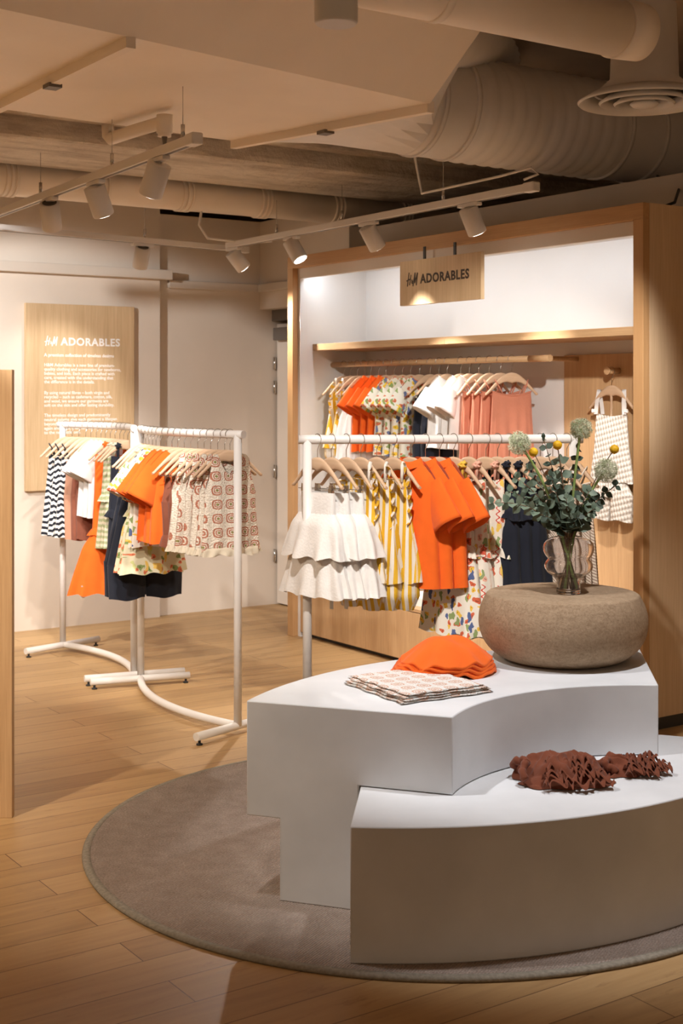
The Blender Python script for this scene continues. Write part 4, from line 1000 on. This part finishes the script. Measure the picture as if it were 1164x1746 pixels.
KIND = {'tee': g_tee, 'skirt': g_skirt, 'romper': g_romper, 'dress': g_dress, 'cami': g_cami, 'shorts': g_shorts, 'vest': g_vest}
GNAME = {'tee': ('t_shirt', 'shirt'), 'skirt': ('tiered_skirt', 'skirt'), 'romper': ('romper', 'romper'), 'dress': ('child_dress', 'dress'), 'cami': ('strappy_top', 'top'), 'shorts': ('shorts', 'shorts'), 'vest': ('crochet_vest', 'vest')}
ORD = ['first', 'second', 'third', 'fourth', 'fifth', 'sixth', 'seventh']
def hang(items, posf, rz, where, group, jit=3.0, tags=()):
    """items: (kind, mat, description, count, kwargs); posf(i) -> world point of the bar for hanger i"""
    i = 0
    for kind, mat, desc, count, kw in items:
        for c in range(count):
            q = posf(i); a_ = rz(i) if callable(rz) else rz; a_ += math.radians(rnd.uniform(-jit, jit))
            which = desc if count == 1 else '%s of the %d %s' % (ORD[c], count, desc[1]) if not isinstance(desc, str) else desc
            single = isinstance(desc, str)
            nm, cat = GNAME[kind]
            if kw.get('name'): nm, cat = kw['name']
            if single: gl = desc + ' ' + where
            else: gl = '%s %s from the left %s' % (ORD[c], desc[0], where)
            hl = 'wooden hanger of the ' + gl.replace(' from the left', '')
            o = G(nm, gl, cat, q, a_, (desc if single else desc[0]) + ' ' + where)
            k2 = {k: v for k, v in kw.items() if k not in ('name', 'tag', 'dx')}
            UVO[0], UVO[1] = rnd.random() * 3, rnd.random() * 3
            if kind == 'vest': UVO[0], UVO[1] = .062 * rnd.randint(0, 40) + rnd.uniform(-.012, .012), rnd.uniform(0, .06)
            KIND[kind](o, mat, seed=i * 3 + c + 1, **k2)
            if kw.get('tag') and c in kw['tag'][2]: g_tag(o, kw['tag'][0], kw['tag'][1])
            hanger(q, a_, hl, 'wooden hangers ' + where, .085 if kind in ('skirt', 'shorts') else 0)
            i += 1
# front rack
def on_line(A, B, px):
    k = (px - CX) / F; d = B - A; t_ = (k * A.y - A.x) / (d.x - k * d.y); return A + d * t_
fpx = [541, 565, 590, 615, 642, 670, 700, 725, 749, 773, 799, 828, 848, 868, 890, 921, 942, 966]
FA, FB2 = FRA + Vector((0, 0, BZ)), FRB + Vector((0, 0, BZ))
hang([('skirt', 'c_muslin', ('white tiered skirt', 's'), 3, dict(w1=.20, tag=(.05, -.60, (1, 2)))),
      ('romper', 'p_stripe', ('yellow striped romper', 's'), 3, {}),
      ('tee', 'c_orange', ('orange collared polo', 's'), 3, dict(L_=.485, collar=True, sl=.15, hw=.145, th=.045, name=('polo_shirt', 'shirt'))),
      ('dress', 'p_floral', ('floral dress', 's'), 1, dict(L_=.60)),
      ('dress', 'p_squiggle', ('cream bloom-print dress', 's'), 2, dict(L_=.61, w1=.15)),
      ('dress', 'c_navy', ('navy dress', 's'), 3, dict(L_=.42, split=.3, w1=.14)),
      ('cami', 'p_pin', ('beige pinstriped top', 's'), 3, dict(L_=.42))],
     lambda i: on_line(FA, FB2, fpx[i]), math.radians(-50), 'on the rack behind the podium', 'front', 2.5)
# bay rail
bpx = [586, 597, 609, 620, 632, 645, 658, 672, 686, 700, 715, 733, 748, 762, 785, 800, 816, 834, 853, 872]
hang([('romper', 'p_stripe', ('yellow striped romper', 's'), 2, dict(L_=.5)),
      ('skirt', 'c_muslin', ('white ruffled skirt', 's'), 2, dict(w1=.15)),
      ('tee', 'c_orange', ('orange polo', 's'), 3, dict(L_=.44, collar=True, th=.03, name=('polo_shirt', 'shirt'))),
      ('tee', 'p_lemon', ('lemon print shirt', 's'), 4, dict(L_=.46, name=('printed_shirt', 'shirt'))),
      ('shorts', 'c_navy', ('navy trousers', 's'), 2, dict(L_=.42, hw=.10, w1=.12, rise=.4, name=('trousers', 'trousers'))),
      ('tee', 'c_white', ('plain white t-shirt', 's'), 3, dict(L_=.40)),
      ('cami', 'c_terra', ('terracotta strappy top', 's'), 4, dict(L_=.48, w1=.135))],
     lambda i: W(bx(bpx[i], yr), yr, zr), lambda i: math.radians(34.3 - (10 if i > 17 else 0)), 'on the oak rail in the bay', 'bay', 3)
# rack 1 (far left)
A1_, B1_ = R1[0] + Vector((0, 0, BZ)), R1[-1] + Vector((0, 0, BZ))
def on_arc(path, px):
    k = (px - CX) / F
    for a_, b_ in zip(path, path[1:]):
        fa, fb = a_.x / a_.y - k, b_.x / b_.y - k
        if fa * fb <= 0: t_ = fa / (fa - fb) if fa != fb else 0; q = a_.lerp(b_, t_); return Vector((q.x, q.y, BZ))
    q = path[0] if abs(path[0].x / path[0].y - k) < abs(path[-1].x / path[-1].y - k) else path[-1]; return Vector((q.x, q.y, BZ))
r1px = [112, 123, 134, 146, 155, 164, 172, 180, 188, 196, 204, 211, 218]
hang([('cami', 'p_chev', ('chevron knit dress', 's'), 3, dict(L_=.47, hw=.10, w1=.14, sm='c_black', name=('knit_dress', 'dress'))),
      ('shorts', 'c_tan', ('tan trousers', 's'), 1, dict(L_=.45, hw=.11, w1=.13, name=('trousers', 'trousers'))),
      ('shorts', 'c_brown', ('brown trousers', 's'), 2, dict(L_=.44, hw=.10, w1=.12, name=('trousers', 'trousers'))),
      ('tee', 'c_white', ('white t-shirt', 's'), 3, dict(L_=.42)),
      ('dress', 'c_orange', ('long orange dress', 's'), 1, dict(L_=.76, w1=.27, hw=.115, split=.55, tag=(-.20, -.88, (0,)))),
      ('dress', 'p_pale', ('cream wavy-knit dress', 's'), 2, dict(L_=.50, w1=.13)),
      ('dress', 'c_navy', ('navy dress', 's'), 1, dict(L_=.66, w1=.12, tag=(-.12, -.72, (0,))))],
     lambda i: on_arc(R1, r1px[i]), math.radians(31), 'on the rack by the wall', 'wall', 3)
r2px = [242, 248, 254, 260, 266, 273, 283, 293, 303, 314, 325, 337, 348, 359, 371, 383, 392]
hang([('shorts', 'c_navy', ('navy short dungarees', 's'), 2, dict(L_=.62, hw=.12, w1=.20, rise=.74, clips=False)),
      ('dress', 'p_garden', ('garden print dress', 's'), 2, dict(L_=.52, w1=.17)),
      ('tee', 'p_floral', ('floral print t-shirt', 's'), 2, dict(L_=.46, sl=.13)),
      ('tee', 'c_orange', ('orange t-shirt', 's'), 3, dict(L_=.42, sl=.13, th=.03)),
      ('shorts', 'c_brown', ('ruffle-cuffed brown trousers', 's'), 2, dict(L_=.27, hw=.09, w1=.11, cuff=True, name=('ruffled_trousers', 'trousers'))),
      ('vest', 'p_crochet', ('granny-square vest', 's'), 6, dict(L_=.42))],
     lambda i: on_arc(R2, r2px[i]), math.radians(29), 'on the rack left of the podium', 'left', 3)

# knit set on the peg
kp = W(xk, BD - .036 - .05, zk + .018 - .0225)
o = thing('knit_camisole', 'cream houndstooth knit camisole on the peg at the right of the bay', 'top', kp, ANG)
def g_knit(o):
    z0 = -.21
    shell(MB(), [(0, .105, .010), (.5, .118, .018), (1, .150, .024)], lambda x, s_: z0 - .014 * (1 - (x / .105) ** 2), lambda x, s_: z0 - .345 + .004 * math.sin(x * 80), 72, 20, .04, 7, 1, .002).build('body', 'p_knit', o)
    for s_ in (-1, 1):
        mb = MB(); P = [[(s_ * (.098 - .002 * t_) + w, -.012 * (1 if t_ <= 6 else -1) + .0, z0 - .005 + .125 * min(t_, 12 - t_) / 6) for w in (-.014, 0, .014)] for t_ in range(13)]
        P = [[(x, -.012 * math.cos(PI * t_ / 12), z) for x, _, z in r] for t_, r in enumerate(P)]
        mb.grid(P, [[(q[0], q[2]) for q in r] for r in P]); mb.build('strap', 'c_white', o)
        MB().tube([(s_ * .112 + .010 * math.cos(a_), -.014, z0 + .012 + .008 * math.sin(2 * a_)) for a_ in np.linspace(0, 2 * PI, 14)], .004, 6).build('strap_bow', 'c_white', o)
g_knit(o)
hg = hanger(kp, ANG, 'wooden hanger on the peg holding the cream knit set', 'wooden hanger on the peg')
MB().box(-.004, .004, -.004, .004, -.52, -.11).build('centre_bar', 'hanger', hg)
o = thing('knit_shorts', 'cream houndstooth knit shorts hanging under the knit camisole', 'shorts', kp, ANG)
g_shorts(o, 'p_knit', 2, .20, .105, -.545, None, .155, False, .42, .40)
